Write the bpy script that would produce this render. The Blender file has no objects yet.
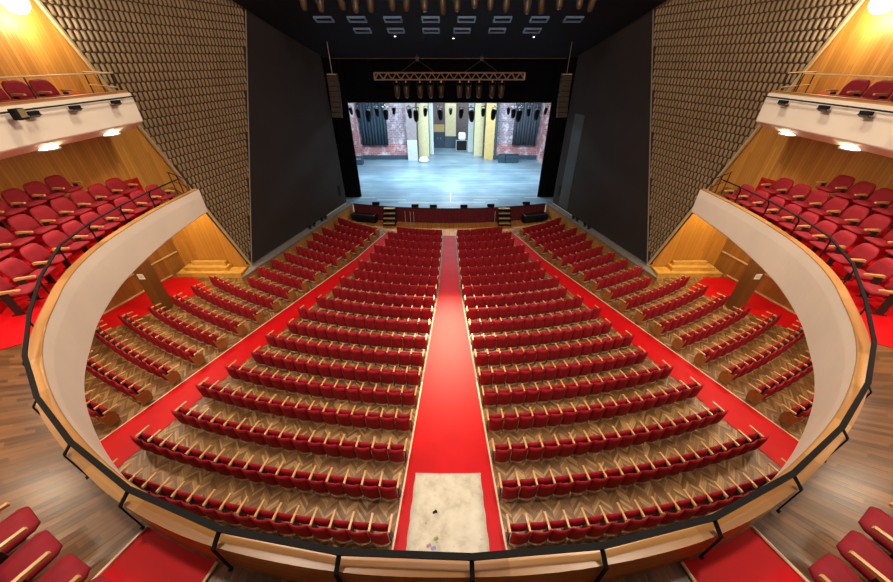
import bpy, bmesh, math, random
from mathutils import Vector, Matrix
random.seed(7)
SC = bpy.context.scene
COL = SC.collection
PI = math.pi
R_ = math.radians

# ------------------------------------------------------------------ materials
def new_mat(name):
    m = bpy.data.materials.new(name); m.use_nodes = True
    nt = m.node_tree; b = nt.nodes['Principled BSDF']
    return m, nt, b

def nd(nt, t, **kw):
    n = nt.nodes.new(t)
    for k, v in kw.items():
        if k.startswith('i_'):
            n.inputs[k[2:].replace('_', ' ')].default_value = v
        else:
            setattr(n, k, v)
    return n

def math_n(nt, op, a, b=None, c=None):
    n = nt.nodes.new('ShaderNodeMath'); n.operation = op
    for i, x in enumerate((a, b, c)):
        if x is None: continue
        if hasattr(x, 'links'): nt.links.new(x, n.inputs[i])
        else: n.inputs[i].default_value = x
    return n.outputs[0]

def ramp(nt, fac, stops):
    r = nt.nodes.new('ShaderNodeValToRGB')
    el = r.color_ramp.elements
    while len(el) < len(stops): el.new(0.5)
    for e, (p, c) in zip(el, stops):
        e.position = p; e.color = (*c, 1)
    nt.links.new(fac, r.inputs[0])
    return r.outputs[0]

def noise(nt, vec, scale, detail=3, rough=0.55):
    n = nd(nt, 'ShaderNodeTexNoise'); n.inputs['Scale'].default_value = scale
    n.inputs['Detail'].default_value = detail; n.inputs['Roughness'].default_value = rough
    if vec is not None: nt.links.new(vec, n.inputs['Vector'])
    return n.outputs[0]

def bump(nt, b, h, strength=0.3, dist=0.01):
    n = nd(nt, 'ShaderNodeBump'); n.inputs['Strength'].default_value = strength
    n.inputs['Distance'].default_value = dist
    nt.links.new(h, n.inputs['Height']); nt.links.new(n.outputs[0], b.inputs['Normal'])

def plain(name, c, rough=0.5, metal=0.0, spec=0.5, vary=0.12, scale=4.0, sheen=0.0):
    m, nt, b = new_mat(name)
    tc = nd(nt, 'ShaderNodeTexCoord')
    f = noise(nt, tc.outputs['Object'], scale)
    lo = tuple(max(0, x * (1 - vary)) for x in c); hi = tuple(min(1, x * (1 + vary)) for x in c)
    nt.links.new(ramp(nt, f, [(0.3, lo), (0.7, hi)]), b.inputs['Base Color'])
    b.inputs['Roughness'].default_value = rough; b.inputs['Metallic'].default_value = metal
    b.inputs['Specular IOR Level'].default_value = spec
    if sheen: 
        b.inputs['Sheen Weight'].default_value = sheen
        b.inputs['Sheen Tint'].default_value = (1, 0.35, 0.4, 1)
    return m

def glow(name, c, s):
    m, nt, b = new_mat(name)
    b.inputs['Base Color'].default_value = (*c, 1)
    b.inputs['Emission Color'].default_value = (*c, 1); b.inputs['Emission Strength'].default_value = s
    return m

def slat_wood(name, c1, c2, width, length, rough=0.4, groove=0.5, vert=True, coat=0.0):
    """boards along v (uv in metres): colour varies per board, fine grain, dark joints"""
    m, nt, b = new_mat(name)
    uv = nd(nt, 'ShaderNodeUVMap'); sx = nd(nt, 'ShaderNodeSeparateXYZ'); nt.links.new(uv.outputs[0], sx.inputs[0])
    u, v = (sx.outputs[0], sx.outputs[1]) if vert else (sx.outputs[1], sx.outputs[0])
    col = math_n(nt, 'FLOOR', math_n(nt, 'DIVIDE', u, width))
    off = nd(nt, 'ShaderNodeTexWhiteNoise', noise_dimensions='1D'); nt.links.new(col, off.inputs['W'])
    row = math_n(nt, 'FLOOR', math_n(nt, 'ADD', math_n(nt, 'DIVIDE', v, length), off.outputs[0]))
    cmb = nd(nt, 'ShaderNodeCombineXYZ'); nt.links.new(col, cmb.inputs[0]); nt.links.new(row, cmb.inputs[1])
    wn = nd(nt, 'ShaderNodeTexWhiteNoise', noise_dimensions='2D'); nt.links.new(cmb.outputs[0], wn.inputs['Vector'])
    g = nd(nt, 'ShaderNodeCombineXYZ')
    nt.links.new(math_n(nt, 'MULTIPLY', u, 40), g.inputs[0]); nt.links.new(math_n(nt, 'MULTIPLY', v, 2.5), g.inputs[1])
    nt.links.new(math_n(nt, 'MULTIPLY', wn.outputs[0], 30), g.inputs[2])
    gr = noise(nt, g.outputs[0], 1.0, 4)
    f = math_n(nt, 'ADD', math_n(nt, 'MULTIPLY', wn.outputs[0], 0.6), math_n(nt, 'MULTIPLY', gr, 0.45))
    base = ramp(nt, f, [(0.12, c1), (0.9, c2)])
    fr = math_n(nt, 'FRACT', math_n(nt, 'DIVIDE', u, width))
    edge = math_n(nt, 'MINIMUM', fr, math_n(nt, 'SUBTRACT', 1.0, fr))
    jt = math_n(nt, 'MINIMUM', math_n(nt, 'MULTIPLY', edge, 1 / 0.07), 1.0)
    mix = nd(nt, 'ShaderNodeMix', data_type='RGBA'); mix.inputs['A'].default_value = tuple(x * (1 - groove) for x in c1) + (1,)
    nt.links.new(jt, mix.inputs['Factor']); nt.links.new(base, mix.inputs['B'])
    nt.links.new(mix.outputs['Result'], b.inputs['Base Color'])
    b.inputs['Roughness'].default_value = rough
    b.inputs['Coat Weight'].default_value = coat; b.inputs['Coat Roughness'].default_value = 0.25
    bump(nt, b, jt, 0.4, 0.006)
    return m

def parquet(name, c1, c2, c3):
    """herringbone-like chevron parquet; uv in metres"""
    m, nt, b = new_mat(name)
    uv = nd(nt, 'ShaderNodeUVMap'); sx = nd(nt, 'ShaderNodeSeparateXYZ'); nt.links.new(uv.outputs[0], sx.inputs[0])
    u, v = sx.outputs[0], sx.outputs[1]
    W = 0.30
    pp = math_n(nt, 'PINGPONG', u, W)
    vv = math_n(nt, 'ADD', v, pp)
    colm = math_n(nt, 'FLOOR', math_n(nt, 'DIVIDE', u, W))
    row = math_n(nt, 'FLOOR', math_n(nt, 'DIVIDE', vv, 0.10))
    cmb = nd(nt, 'ShaderNodeCombineXYZ'); nt.links.new(colm, cmb.inputs[0]); nt.links.new(row, cmb.inputs[1])
    wn = nd(nt, 'ShaderNodeTexWhiteNoise', noise_dimensions='2D'); nt.links.new(cmb.outputs[0], wn.inputs['Vector'])
    big = noise(nt, uv.outputs[0], 0.7, 3)
    fine = noise(nt, uv.outputs[0], 14, 3)
    f = math_n(nt, 'ADD', math_n(nt, 'MULTIPLY', wn.outputs[0], 0.55), math_n(nt, 'ADD', math_n(nt, 'MULTIPLY', big, 0.45), math_n(nt, 'MULTIPLY', fine, 0.2)))
    base = ramp(nt, f, [(0.2, c1), (0.6, c2), (1.0, c3)])
    fr = math_n(nt, 'FRACT', math_n(nt, 'DIVIDE', vv, 0.10))
    fu = math_n(nt, 'FRACT', math_n(nt, 'DIVIDE', u, W))
    e1 = math_n(nt, 'MULTIPLY', math_n(nt, 'MINIMUM', fr, math_n(nt, 'SUBTRACT', 1, fr)), 14)
    e2 = math_n(nt, 'MULTIPLY', math_n(nt, 'MINIMUM', fu, math_n(nt, 'SUBTRACT', 1, fu)), 40)
    jt = math_n(nt, 'MINIMUM', math_n(nt, 'MINIMUM', e1, e2), 1.0)
    mix = nd(nt, 'ShaderNodeMix', data_type='RGBA'); mix.inputs['A'].default_value = tuple(x * 0.45 for x in c1) + (1,)
    nt.links.new(jt, mix.inputs['Factor']); nt.links.new(base, mix.inputs['B'])
    nt.links.new(mix.outputs['Result'], b.inputs['Base Color'])
    b.inputs['Roughness'].default_value = 0.45
    return m

def carpet(name, c):
    m, nt, b = new_mat(name)
    tc = nd(nt, 'ShaderNodeTexCoord')
    n1 = noise(nt, tc.outputs['Object'], 1.1, 4); n2 = noise(nt, tc.outputs['Object'], 90, 2)
    f = math_n(nt, 'ADD', math_n(nt, 'MULTIPLY', n1, 0.7), math_n(nt, 'MULTIPLY', n2, 0.3))
    nt.links.new(ramp(nt, f, [(0.3, tuple(x * 0.85 for x in c)), (0.7, tuple(min(1, x * 1.12) for x in c))]), b.inputs['Base Color'])
    b.inputs['Roughness'].default_value = 0.48; b.inputs['Specular IOR Level'].default_value = 0.14
    bump(nt, b, n2, 0.06, 0.004)
    return m

def stage_boards(name):
    m, nt, b = new_mat(name)
    tc = nd(nt, 'ShaderNodeTexCoord'); mp = nd(nt, 'ShaderNodeMapping'); mp.inputs['Scale'].default_value = (0.12, 2.2, 1)
    nt.links.new(tc.outputs['Object'], mp.inputs[0])
    n1 = noise(nt, mp.outputs[0], 1.2, 5, 0.6); n2 = noise(nt, tc.outputs['Object'], 0.35, 3)
    f = math_n(nt, 'ADD', math_n(nt, 'MULTIPLY', n1, 0.6), math_n(nt, 'MULTIPLY', n2, 0.45))
    nt.links.new(ramp(nt, f, [(0.33, (0.08, 0.125, 0.17)), (0.55, (0.17, 0.26, 0.33)), (0.72, (0.33, 0.45, 0.53))]), b.inputs['Base Color'])
    b.inputs['Roughness'].default_value = 0.33
    return m

def brickwork(name, c1, c2, mortar):
    m, nt, b = new_mat(name)
    tc = nd(nt, 'ShaderNodeTexCoord'); mp = nd(nt, 'ShaderNodeMapping'); mp.inputs['Rotation'].default_value = (R_(90), 0, 0)
    nt.links.new(tc.outputs['Object'], mp.inputs[0])
    br = nd(nt, 'ShaderNodeTexBrick'); br.inputs['Scale'].default_value = 1.0
    br.inputs['Brick Width'].default_value = 0.5; br.inputs['Row Height'].default_value = 0.2; br.inputs['Mortar Size'].default_value = 0.02
    br.inputs['Color1'].default_value = (*c1, 1); br.inputs['Color2'].default_value = (*c2, 1); br.inputs['Mortar'].default_value = (*mortar, 1)
    nt.links.new(mp.outputs[0], br.inputs['Vector'])
    n = noise(nt, tc.outputs['Object'], 0.9, 5, 0.7)
    mix = nd(nt, 'ShaderNodeMix', data_type='RGBA'); mix.inputs['B'].default_value = (0.55, 0.52, 0.55, 1)
    nt.links.new(ramp(nt, n, [(0.5, (0, 0, 0)), (0.62, (0.75, 0.75, 0.75))]), mix.inputs['Factor']); nt.links.new(br.outputs[0], mix.inputs['A'])
    nt.links.new(mix.outputs['Result'], b.inputs['Base Color']); b.inputs['Roughness'].default_value = 0.85
    return m

def mat_sheet(name):
    """worn cream floor covering with smudges and a few coloured scraps"""
    m, nt, b = new_mat(name)
    tc = nd(nt, 'ShaderNodeTexCoord'); o = tc.outputs['Object']
    n1 = noise(nt, o, 2.0, 6, 0.65)
    base = ramp(nt, n1, [(0.3, (0.42, 0.35, 0.25)), (0.5, (0.62, 0.55, 0.43)), (0.7, (0.70, 0.64, 0.52))])
    vo = nd(nt, 'ShaderNodeTexVoronoi'); vo.inputs['Scale'].default_value = 3.2; nt.links.new(o, vo.inputs['Vector'])
    sp = ramp(nt, vo.outputs['Distance'], [(0.05, (1, 1, 1)), (0.1, (0, 0, 0))])
    mix = nd(nt, 'ShaderNodeMix', data_type='RGBA'); mix.inputs['B'].default_value = (0.28, 0.22, 0.14, 1)
    nt.links.new(sp, mix.inputs['Factor']); nt.links.new(base, mix.inputs['A'])
    nt.links.new(mix.outputs['Result'], b.inputs['Base Color']); b.inputs['Roughness'].default_value = 0.85
    return m

M = {}
M['velvet'] = plain('seat_velvet', (0.29, 0.004, 0.012), 0.7, vary=0.15, scale=6, sheen=0.0, spec=0.3)
M['velvet_balcony'] = plain('balcony_seat_velvet', (0.23, 0.005, 0.012), 0.75, vary=0.12, scale=6, sheen=0.03, spec=0.3)
M['arm_wood'] = plain('armrest_wood', (0.60, 0.31, 0.10), 0.32, vary=0.2, scale=5)
M['shell_wood'] = plain('seat_shell_wood', (0.62, 0.47, 0.33), 0.35, vary=0.15, scale=5)
M['end_wood'] = plain('seat_end_wood', (0.30, 0.115, 0.022), 0.4, vary=0.2, scale=4)
M['stand'] = plain('seat_stand_metal', (0.035, 0.022, 0.018), 0.5, metal=0.3)
M['carpet'] = carpet('red_carpet', (0.52, 0.003, 0.006))
M['carpet_edge'] = plain('carpet_edge_strip', (0.75, 0.55, 0.33), 0.4, vary=0.1)
M['parquet'] = parquet('stalls_parquet', (0.075, 0.029, 0.006), (0.21, 0.090, 0.022), (0.46, 0.28, 0.105))
M['pit_floor'] = slat_wood('pit_boards', (0.55, 0.19, 0.03), (0.72, 0.30, 0.06), 0.35, 3.0, 0.35)
M['planks'] = slat_wood('balcony_planks', (0.055, 0.021, 0.007), (0.23, 0.098, 0.034), 0.085, 0.9, 0.33, groove=0.5, coat=0.22)
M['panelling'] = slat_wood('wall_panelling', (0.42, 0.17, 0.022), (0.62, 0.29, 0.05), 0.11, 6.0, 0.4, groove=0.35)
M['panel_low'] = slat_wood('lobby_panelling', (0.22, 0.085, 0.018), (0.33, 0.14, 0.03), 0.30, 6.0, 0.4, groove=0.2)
M['parapet_wood'] = slat_wood('parapet_wood', (0.48, 0.20, 0.03), (0.72, 0.36, 0.075), 0.17, 1.3, 0.35, groove=0.45, vert=False)
M['coping'] = slat_wood('coping_wood', (0.31, 0.125, 0.030), (0.50, 0.245, 0.075), 0.5, 1.1, 0.35, groove=0.3, vert=False)
M['step_wood'] = plain('step_wood', (0.62, 0.33, 0.05), 0.38, vary=0.2, scale=3)
M['cream'] = plain('cream_plaster', (0.79, 0.655, 0.51), 0.55, vary=0.05, scale=0.6)
M['soffit'] = plain('soffit_plaster', (0.66, 0.47, 0.36), 0.6, vary=0.05)
M['trim'] = plain('light_trim', (0.55, 0.40, 0.20), 0.5)
M['tile'] = plain('brown_tile', (0.32, 0.22, 0.112), 0.5, vary=0.12, scale=1.0)
M['edge_grey'] = plain('edge_grey', (0.30, 0.27, 0.20), 0.5)
M['tile_gap'] = plain('tile_backing', (0.055, 0.027, 0.009), 0.8)
M['dark_wall'] = plain('dark_wall_paint', (0.036, 0.027, 0.023), 0.7, spec=0.2, vary=0.12, scale=0.5)
M['grey_door'] = plain('grey_door_paint', (0.060, 0.056, 0.056), 0.6)
M['ledge'] = plain('ledge_grey', (0.20, 0.17, 0.15), 0.5, vary=0.15)
M['ledge_front'] = plain('ledge_front_wood', (0.45, 0.20, 0.04), 0.4, vary=0.2, scale=2)
M['black'] = plain('matt_black', (0.006, 0.006, 0.007), 0.75, spec=0.2)
M['black_metal'] = plain('black_metal', (0.012, 0.011, 0.011), 0.4, metal=0.4)
M['rail_black'] = plain('rail_black', (0.007, 0.0065, 0.0065), 0.75, spec=0.12)
M['black_cloth'] = plain('black_drape', (0.004, 0.004, 0.005), 0.95, spec=0.05)
M['ceiling'] = plain('black_ceiling', (0.013, 0.011, 0.012), 0.8, spec=0.12)
M['slot_frame'] = plain('slot_frame_blue_lit', (0.20, 0.30, 0.48), 0.4)  # bluish light falling on the frames is put into this colour
M['truss_metal'] = plain('truss_metal', (0.50, 0.40, 0.26), 0.35, metal=0.5)
M['lamp_body'] = plain('lamp_body_brown', (0.085, 0.052, 0.028), 0.45, metal=0.3)
M['lens'] = plain('lamp_lens', (0.25, 0.16, 0.08), 0.15)
M['array'] = plain('line_array_grey', (0.035, 0.022, 0.013), 0.6)
M['stage_floor'] = stage_boards('stage_boards')
M['white_tape'] = plain('white_tape', (0.8, 0.82, 0.85), 0.5)
M['skirt'] = plain('stage_skirt_cloth', (0.115, 0.006, 0.014), 0.85, sheen=0.1)
M['brick'] = brickwork('pink_brick', (0.34, 0.11, 0.11), (0.24, 0.075, 0.08), (0.34, 0.24, 0.25))
M['brick_grey'] = brickwork('pale_brick', (0.24, 0.17, 0.20), (0.17, 0.10, 0.13), (0.32, 0.28, 0.31))
M['curtain_blue'] = plain('blue_curtain', (0.016, 0.032, 0.052), 0.9, vary=0.2)
M['curtain_grey'] = plain('grey_curtain', (0.042, 0.048, 0.066), 0.9, vary=0.2)
M['flat_cream'] = plain('cream_flat', (0.50, 0.42, 0.24), 0.6, vary=0.08)
M['flat_white'] = plain('white_flat', (0.55, 0.58, 0.58), 0.6, vary=0.05)
M['flat_yellow'] = plain('yellow_flat', (0.48, 0.32, 0.12), 0.6, vary=0.08)
M['pier_grey'] = plain('grey_pier', (0.22, 0.18, 0.19), 0.7)
M['blue_black'] = plain('blue_black_paint', (0.025, 0.05, 0.075), 0.6)
M['steel'] = plain('pale_steel', (0.6, 0.62, 0.63), 0.35, metal=0.4)
M['cloth_white'] = plain('white_cloth', (0.78, 0.76, 0.70), 0.8)
M['sheet'] = mat_sheet('cream_sheet')
M['paper'] = plain('white_paper', (0.85, 0.80, 0.72), 0.6)
M['glow_warm'] = glow('warm_lamp', (1.0, 0.86, 0.62), 40)
M['glow_globe'] = glow('opal_globe', (1.0, 0.93, 0.80), 11)
M['glow_small'] = glow('small_lamp', (1.0, 0.95, 0.85), 6)
M['scrap_pink'] = plain('pink_scrap', (0.45, 0.18, 0.32), 0.6)
M['scrap_blue'] = plain('blue_scrap', (0.22, 0.24, 0.5), 0.6)
M['scrap_green'] = plain('green_scrap', (0.25, 0.30, 0.07), 0.7)

# ------------------------------------------------------------------ mesh helpers
class MB:
    """collects polygons into one mesh; faces carry a material slot and optional uvs"""
    def __init__(s): s.v = []; s.f = []; s.mi = []; s.uv = []; s.has_uv = False
    def face(s, pts, mi=0, uv=None):
        b = len(s.v); s.v += [tuple(p) for p in pts]; s.f.append(tuple(range(b, b + len(pts)))); s.mi.append(mi)
        s.uv.append(uv); s.has_uv |= uv is not None
    def grid(s, rows, mi=0, uvs=None, close_u=False, close_v=False):
        """rows: list of equal-length point lists"""
        b = len(s.v); n = len(rows[0]); m = len(rows)
        for r in rows: s.v += [tuple(p) for p in r]
        for i in range(m if close_v else m - 1):
            for j in range(n if close_u else n - 1):
                i2 = (i + 1) % m; j2 = (j + 1) % n
                s.f.append((b + i * n + j, b + i * n + j2, b + i2 * n + j2, b + i2 * n + j)); s.mi.append(mi)
                if uvs: s.uv.append((uvs[i][j], uvs[i][j2], uvs[i2][j2], uvs[i2][j])); s.has_uv = True
                else: s.uv.append(None)
    def box(s, c, d, mi=0, rz=0.0, mat=None):
        hx, hy, hz = d[0] / 2, d[1] / 2, d[2] / 2
        P = [Vector((x, y, z)) for x in (-hx, hx) for y in (-hy, hy) for z in (-hz, hz)]
        Mx = mat if mat is not None else Matrix.Translation(c) @ Matrix.Rotation(rz, 4, 'Z')
        P = [Mx @ p for p in P]; b = len(s.v); s.v += [tuple(p) for p in P]
        for q in ((0, 1, 3, 2), (4, 6, 7, 5), (0, 4, 5, 1), (2, 3, 7, 6), (0, 2, 6, 4), (1, 5, 7, 3)):
            s.f.append(tuple(b + k for k in q)); s.mi.append(mi); s.uv.append(None)
    def tube(s, p, q, r, n=8, mi=0, r2=None, cap=True):
        p = Vector(p); q = Vector(q); d = (q - p).normalized()
        a = d.orthogonal().normalized(); c = d.cross(a); r2 = r if r2 is None else r2
        A = [p + (a * math.cos(2 * PI * k / n) + c * math.sin(2 * PI * k / n)) * r for k in range(n)]
        B = [q + (a * math.cos(2 * PI * k / n) + c * math.sin(2 * PI * k / n)) * r2 for k in range(n)]
        s.grid([A, B], mi, close_u=True)
        if cap:
            s.face(A[::-1], mi); s.face(B, mi)
    def lathe(s, prof, o, axis=(0, 0, 1), n=12, mi=0):
        d = Vector(axis).normalized(); a = d.orthogonal().normalized(); c = d.cross(a); o = Vector(o)
        rows = [[o + d * z + (a * math.cos(2 * PI * k / n) + c * math.sin(2 * PI * k / n)) * r for k in range(n)] for r, z in prof]
        s.grid(rows, mi, close_u=True)
    def mesh(s, name, mats, smooth=False, merge=True):
        me = bpy.data.meshes.new(name); me.from_pydata(s.v, [], s.f)
        for m in (mats if isinstance(mats, (list, tuple)) else [mats]): me.materials.append(m)
        me.polygons.foreach_set('material_index', s.mi)
        if s.has_uv:
            uvl = me.uv_layers.new(name='UVMap'); k = 0
            for fi, f in enumerate(s.f):
                for j in range(len(f)):
                    if s.uv[fi]: uvl.data[k].uv = s.uv[fi][j]
                    k += 1
        if merge:
            bm = bmesh.new(); bm.from_mesh(me); bmesh.ops.remove_doubles(bm, verts=bm.verts, dist=1e-5)
            bmesh.ops.recalc_face_normals(bm, faces=bm.faces); bm.to_mesh(me); bm.free()
        if smooth: me.polygons.foreach_set('use_smooth', [True] * len(me.polygons)); 
        me.update()
        return me

def link(name, me, parent=None, loc=None):
    o = bpy.data.objects.new(name, me); COL.objects.link(o)
    if parent is not None: o.parent = parent
    if loc: o.location = loc
    return o

def obj(name, mb, mats, parent=None, smooth=False, bevel=0.0, loc=None):
    o = link(name, mb.mesh(name, mats, smooth), parent, loc)
    if bevel:
        b = o.modifiers.new('edge', 'BEVEL'); b.width = bevel; b.segments = 2; b.limit_method = 'ANGLE'
    return o

def tag(o, label, cat, group=None, kind=None):
    if label: o['label'] = label
    if cat: o['category'] = cat
    if group: o['group'] = group
    if kind: o['kind'] = kind
    return o

def thing(name, label, cat, loc=(0, 0, 0), rz=0.0, group=None):
    o = bpy.data.objects.new(name, None); COL.objects.link(o); o.empty_display_size = 0.2
    o.location = loc; o.rotation_euler = (0, 0, rz)
    return tag(o, label, cat, group)

def struct(o):
    o['kind'] = 'structure'; return o

def copy_tree(o, parent=None):
    c = o.copy(); COL.objects.link(c)
    if parent is not None: c.parent = parent
    for ch in o.children: copy_tree(ch, c)
    return c

ORD = ['zeroth', 'first', 'second', 'third', 'fourth', 'fifth', 'sixth', 'seventh', 'eighth', 'ninth', 'tenth', 'eleventh', 'twelfth',
       'thirteenth', 'fourteenth', 'fifteenth', 'sixteenth', 'seventeenth', 'eighteenth', 'nineteenth', 'twentieth', 'twenty-first', 'twenty-second']

CAMZ = 11.85
SIDES = ((-1, 'left'), (1, 'right'))

# ------------------------------------------------------------------ hall plan
YC = 38.0                                   # centre of the seating arcs, upstage
def zfl(R): return max(0.0, (R - 13.65) / 20.75)
def pol(R, th, z=None):                     # th in radians, + to the right
    return Vector((R * math.sin(th), YC - R * math.cos(th), zfl(R) if z is None else z))
def wall_x(y): return 12.5 - 0.29 * (y - 18.5)         # half width of the flared side wall at y
def hw_aisle(R): return 0.50 + 0.0163 * (R - 13.65) if R < 21 else 0.62 + 0.0657 * (R - 21)    # half width of the centre aisle

# ---- stalls floor
f = MB(); Rs = [12.79, 12.8, 13.65] + [13.65 + 1.2 * k for k in range(1, 24)]
ths = [R_(-52 + 2.6 * k) for k in range(41)]
f.grid([[pol(R, t, -0.25 if R < 12.795 else None) for t in ths] for R in Rs], 0, [[(R * t, R) for t in ths] for R in Rs])
floor = struct(obj('floor', f, M['parquet']))
ZPIT = -0.20
f = MB()
f.face([(-10.6, 24.8, ZPIT), (10.6, 24.8, ZPIT), (10.6, 29.6, ZPIT), (-10.6, 29.6, ZPIT)], 0, [(-9.6, 0), (9.6, 0), (9.6, 4), (-9.6, 4)])
struct(obj('floor_front', f, M['pit_floor']))

# ---- aisle carpets (strips of carpet lying on the parquet)
def strip(Ra, Rb, fa, fb, dz=0.012, n=40):
    rows = []
    for k in range(n + 1):
        R = Ra + (Rb - Ra) * k / n
        rows.append([pol(R, fa(R), zfl(R) + dz), pol(R, fb(R), zfl(R) + dz)])
    return rows
t = thing('aisle_carpet', 'long red carpet running down the wide centre aisle to the stage', 'carpet', (0, 20, 0.5))
def add_strip(t, name, rows, m, thick=0.012):
    mb = MB(); o = Vector(t.location)
    mb.grid([[Vector(p) - o for p in r] for r in rows]); 
    ob = obj(name, mb, m, t); sm = ob.modifiers.new('thick', 'SOLIDIFY'); sm.thickness = thick * 0.5; sm.offset = 1
    return ob
add_strip(t, 'pile', strip(12.85, 36.6, lambda R: -hw_aisle(R) / R, lambda R: hw_aisle(R) / R), M['carpet'])
for s, nm in SIDES:
    add_strip(t, 'edge_strip', strip(28.5, 36.6, lambda R: s * (hw_aisle(R) - 0.005) / R, lambda R: s * (hw_aisle(R) + 0.045) / R, 0.02), M['carpet_edge'])
TH_IN, TH_OUT = R_(18.1), R_(21.0)
def th_in(R): return R_(18.35) + R_(2.65) * max(0, (16 - R) / 3)
def lobby_th(R):
    a = R_(33.7)
    while a < R_(60):
        x, y = R * math.sin(a), YC - R * math.cos(a)
        if x > 18.15 - 0.22 * (y - 14) - 0.12 or y > 17.85: break
        a += R_(0.1)
    return a
def th_out(R): return TH_OUT + R_(1.6) * max(0, (18 - R) / 4)
for s, nm in SIDES:
    t = thing('aisle_carpet', f'red carpet in the {nm} slanting side aisle of the stalls', 'carpet', (s * 9, 15, 0.5))
    add_strip(t, 'pile', strip(12.85, 36.6, lambda R: s * th_in(R), lambda R: s * th_out(R)), M['carpet'])
    add_strip(t, 'edge_strip', strip(13.5, 36.6, lambda R: s * th_out(R), lambda R: s * (th_out(R) + 0.05 / R), 0.02), M['carpet_edge'])
    # carpet along the outer wall under the balcony
    t = thing('side_carpet', f'red carpet between the {nm} stalls side rows and the wooden wall', 'carpet', (s * 15, 14, 0.6))
    add_strip(t, 'pile', strip(25.6, 33.3, lambda R: s * R_(33.6), lambda R: s * lobby_th(R), n=60), M['carpet'])

# ---- worn mat at the head of the centre aisle
t = thing('floor_mat', 'large worn cream sheet lying on the red carpet at the rear of the centre aisle', 'mat', (0, 4.6, 0.95))
mb = MB(); rows = []
for k in range(13):
    R = 32.35 + (34.75 - 32.35) * k / 12
    a = 1.03 + 0.10 * k / 12
    rows.append([pol(R, (-a - 0.05 + 2 * a * j / 8 + 0.012 * math.sin(k * 2 + j)) / R, zfl(R) + 0.035 + 0.006 * math.sin(k + j * 1.7)) - Vector(t.location) for j in range(9)])
mb.grid(rows); ob = obj('sheet', mb, M['sheet'], t, smooth=True); sm = ob.modifiers.new('thick', 'SOLIDIFY'); sm.thickness = 0.006
for nm, m, px in (('paper_scrap', 'scrap_pink', (-0.55, 3.66)), ('paper_scrap', 'scrap_blue', (-0.42, 3.60)), ('paper_scrap', 'scrap_green', (-0.36, 3.82)), ('paper_scrap', 'black', (-0.42, 4.5))):
    mb = MB(); R = YC - px[1]; z0 = zfl(R) + 0.052
    for k in range(5):
        a = random.random() * 6; r = 0.02 + random.random() * 0.04
        mb.face([(r * math.cos(a + j * 2 * PI / 5) + 0.04 * math.cos(k * 1.3), r * math.sin(a + j * 2 * PI / 5) * 0.8 + 0.03 * math.sin(k * 2.1), 0.004 * k + 0.01 * (j == 1)) for j in range(5)])
    o = obj(nm, mb, M[m]); o.location = (px[0], px[1], z0)
    tag(o, {'scrap_pink': 'small crumpled pink scrap on the cream sheet beside the blue one', 'scrap_blue': 'small crumpled blue scrap on the cream sheet near the rail',
            'scrap_green': 'small green scrap on the cream sheet', 'black': 'tiny black scrap in the middle of the cream sheet'}[m], 'scrap', 'scraps on the cream sheet')

# ------------------------------------------------------------------ stalls seats
PITCH = 0.53
def slab_curve(mb, w, h, t, sag, rad, nu=8, nv=5, Mx=Matrix.Identity(4), bottom_rad=0.0, mi=0):
    """pillow-shaped upholstered slab standing in x,z, thickness along y, bowed backwards by sag"""
    F, B = [], []
    for j in range(nv + 1):
        v = j / nv; rf, rb = [], []
        for i in range(nu + 1):
            u = -1 + 2 * i / nu; x = u * w / 2
            d = max(0, abs(x) - (w / 2 - rad)); top = h - (rad - math.sqrt(max(0, rad * rad - d * d))) if rad else h
            d2 = max(0, abs(x) - (w / 2 - bottom_rad)) if bottom_rad else 0
            bot = (bottom_rad - math.sqrt(max(0, bottom_rad ** 2 - d2 * d2))) if bottom_rad else 0
            z = bot + (top - bot) * v
            pil = (1 - abs(u) ** 6) * (1 - abs(2 * v - 1) ** 6)
            y0 = -sag * (1 - u * u)
            rf.append(Mx @ Vector((x, y0 + t * (0.15 + 0.35 * pil), z))); rb.append(Mx @ Vector((x, y0 - t * (0.15 + 0.35 * pil), z)))
        F.append(rf); B.append(rb)
    mb.grid(F, mi); mb.grid([r[::-1] for r in B], mi)
    mb.grid([[r[0] for r in F], [r[0] for r in B]], mi); mb.grid([[r[-1] for r in B], [r[-1] for r in F]], mi)
    mb.grid([F[0][::-1], B[0][::-1]], mi); mb.grid([F[-1], B[-1]], mi)

def tilt(y, z, a): return Matrix.Translation((0, y, z)) @ Matrix.Rotation(a, 4, 'X')

def seat_parts(kind):
    """{name: [(MB, materials, smooth)]}; local +y is forward, origin on the floor under the back"""
    P = {}
    if kind == 'stalls':
        mb = MB(); slab_curve(mb, 0.505, 0.72, 0.085, 0.06, 0.05, Mx=tilt(0.03, 0.165, R_(3))); P['backrest'] = (mb, 'velvet', True)
        mb = MB(); slab_curve(mb, 0.44, 0.09, 0.03, 0.055, 0.0, 8, 2, Mx=tilt(0.032, 0.065, R_(3))); P['shell'] = (mb, 'shell_wood', True)
        mb = MB(); slab_curve(mb, 0.45, 0.34, 0.11, 0.02, 0.05, 6, 4, Mx=tilt(0.21, 0.38, R_(-6))); P['seat_cushion'] = (mb, 'velvet', True)
    else:
        mb = MB(); slab_curve(mb, 0.62, 0.54, 0.13, 0.04, 0.20, 10, 6, Mx=tilt(0.0, 0.40, R_(14))); P['backrest'] = (mb, 'velvet_balcony', True)
        mb = MB(); slab_curve(mb, 0.57, 0.50, 0.13, 0.0, 0.07, 8, 4, Mx=tilt(0.06, 0.43, R_(-84)), bottom_rad=0.02); P['seat_cushion'] = (mb, 'velvet_balcony', True)
    return P

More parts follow.
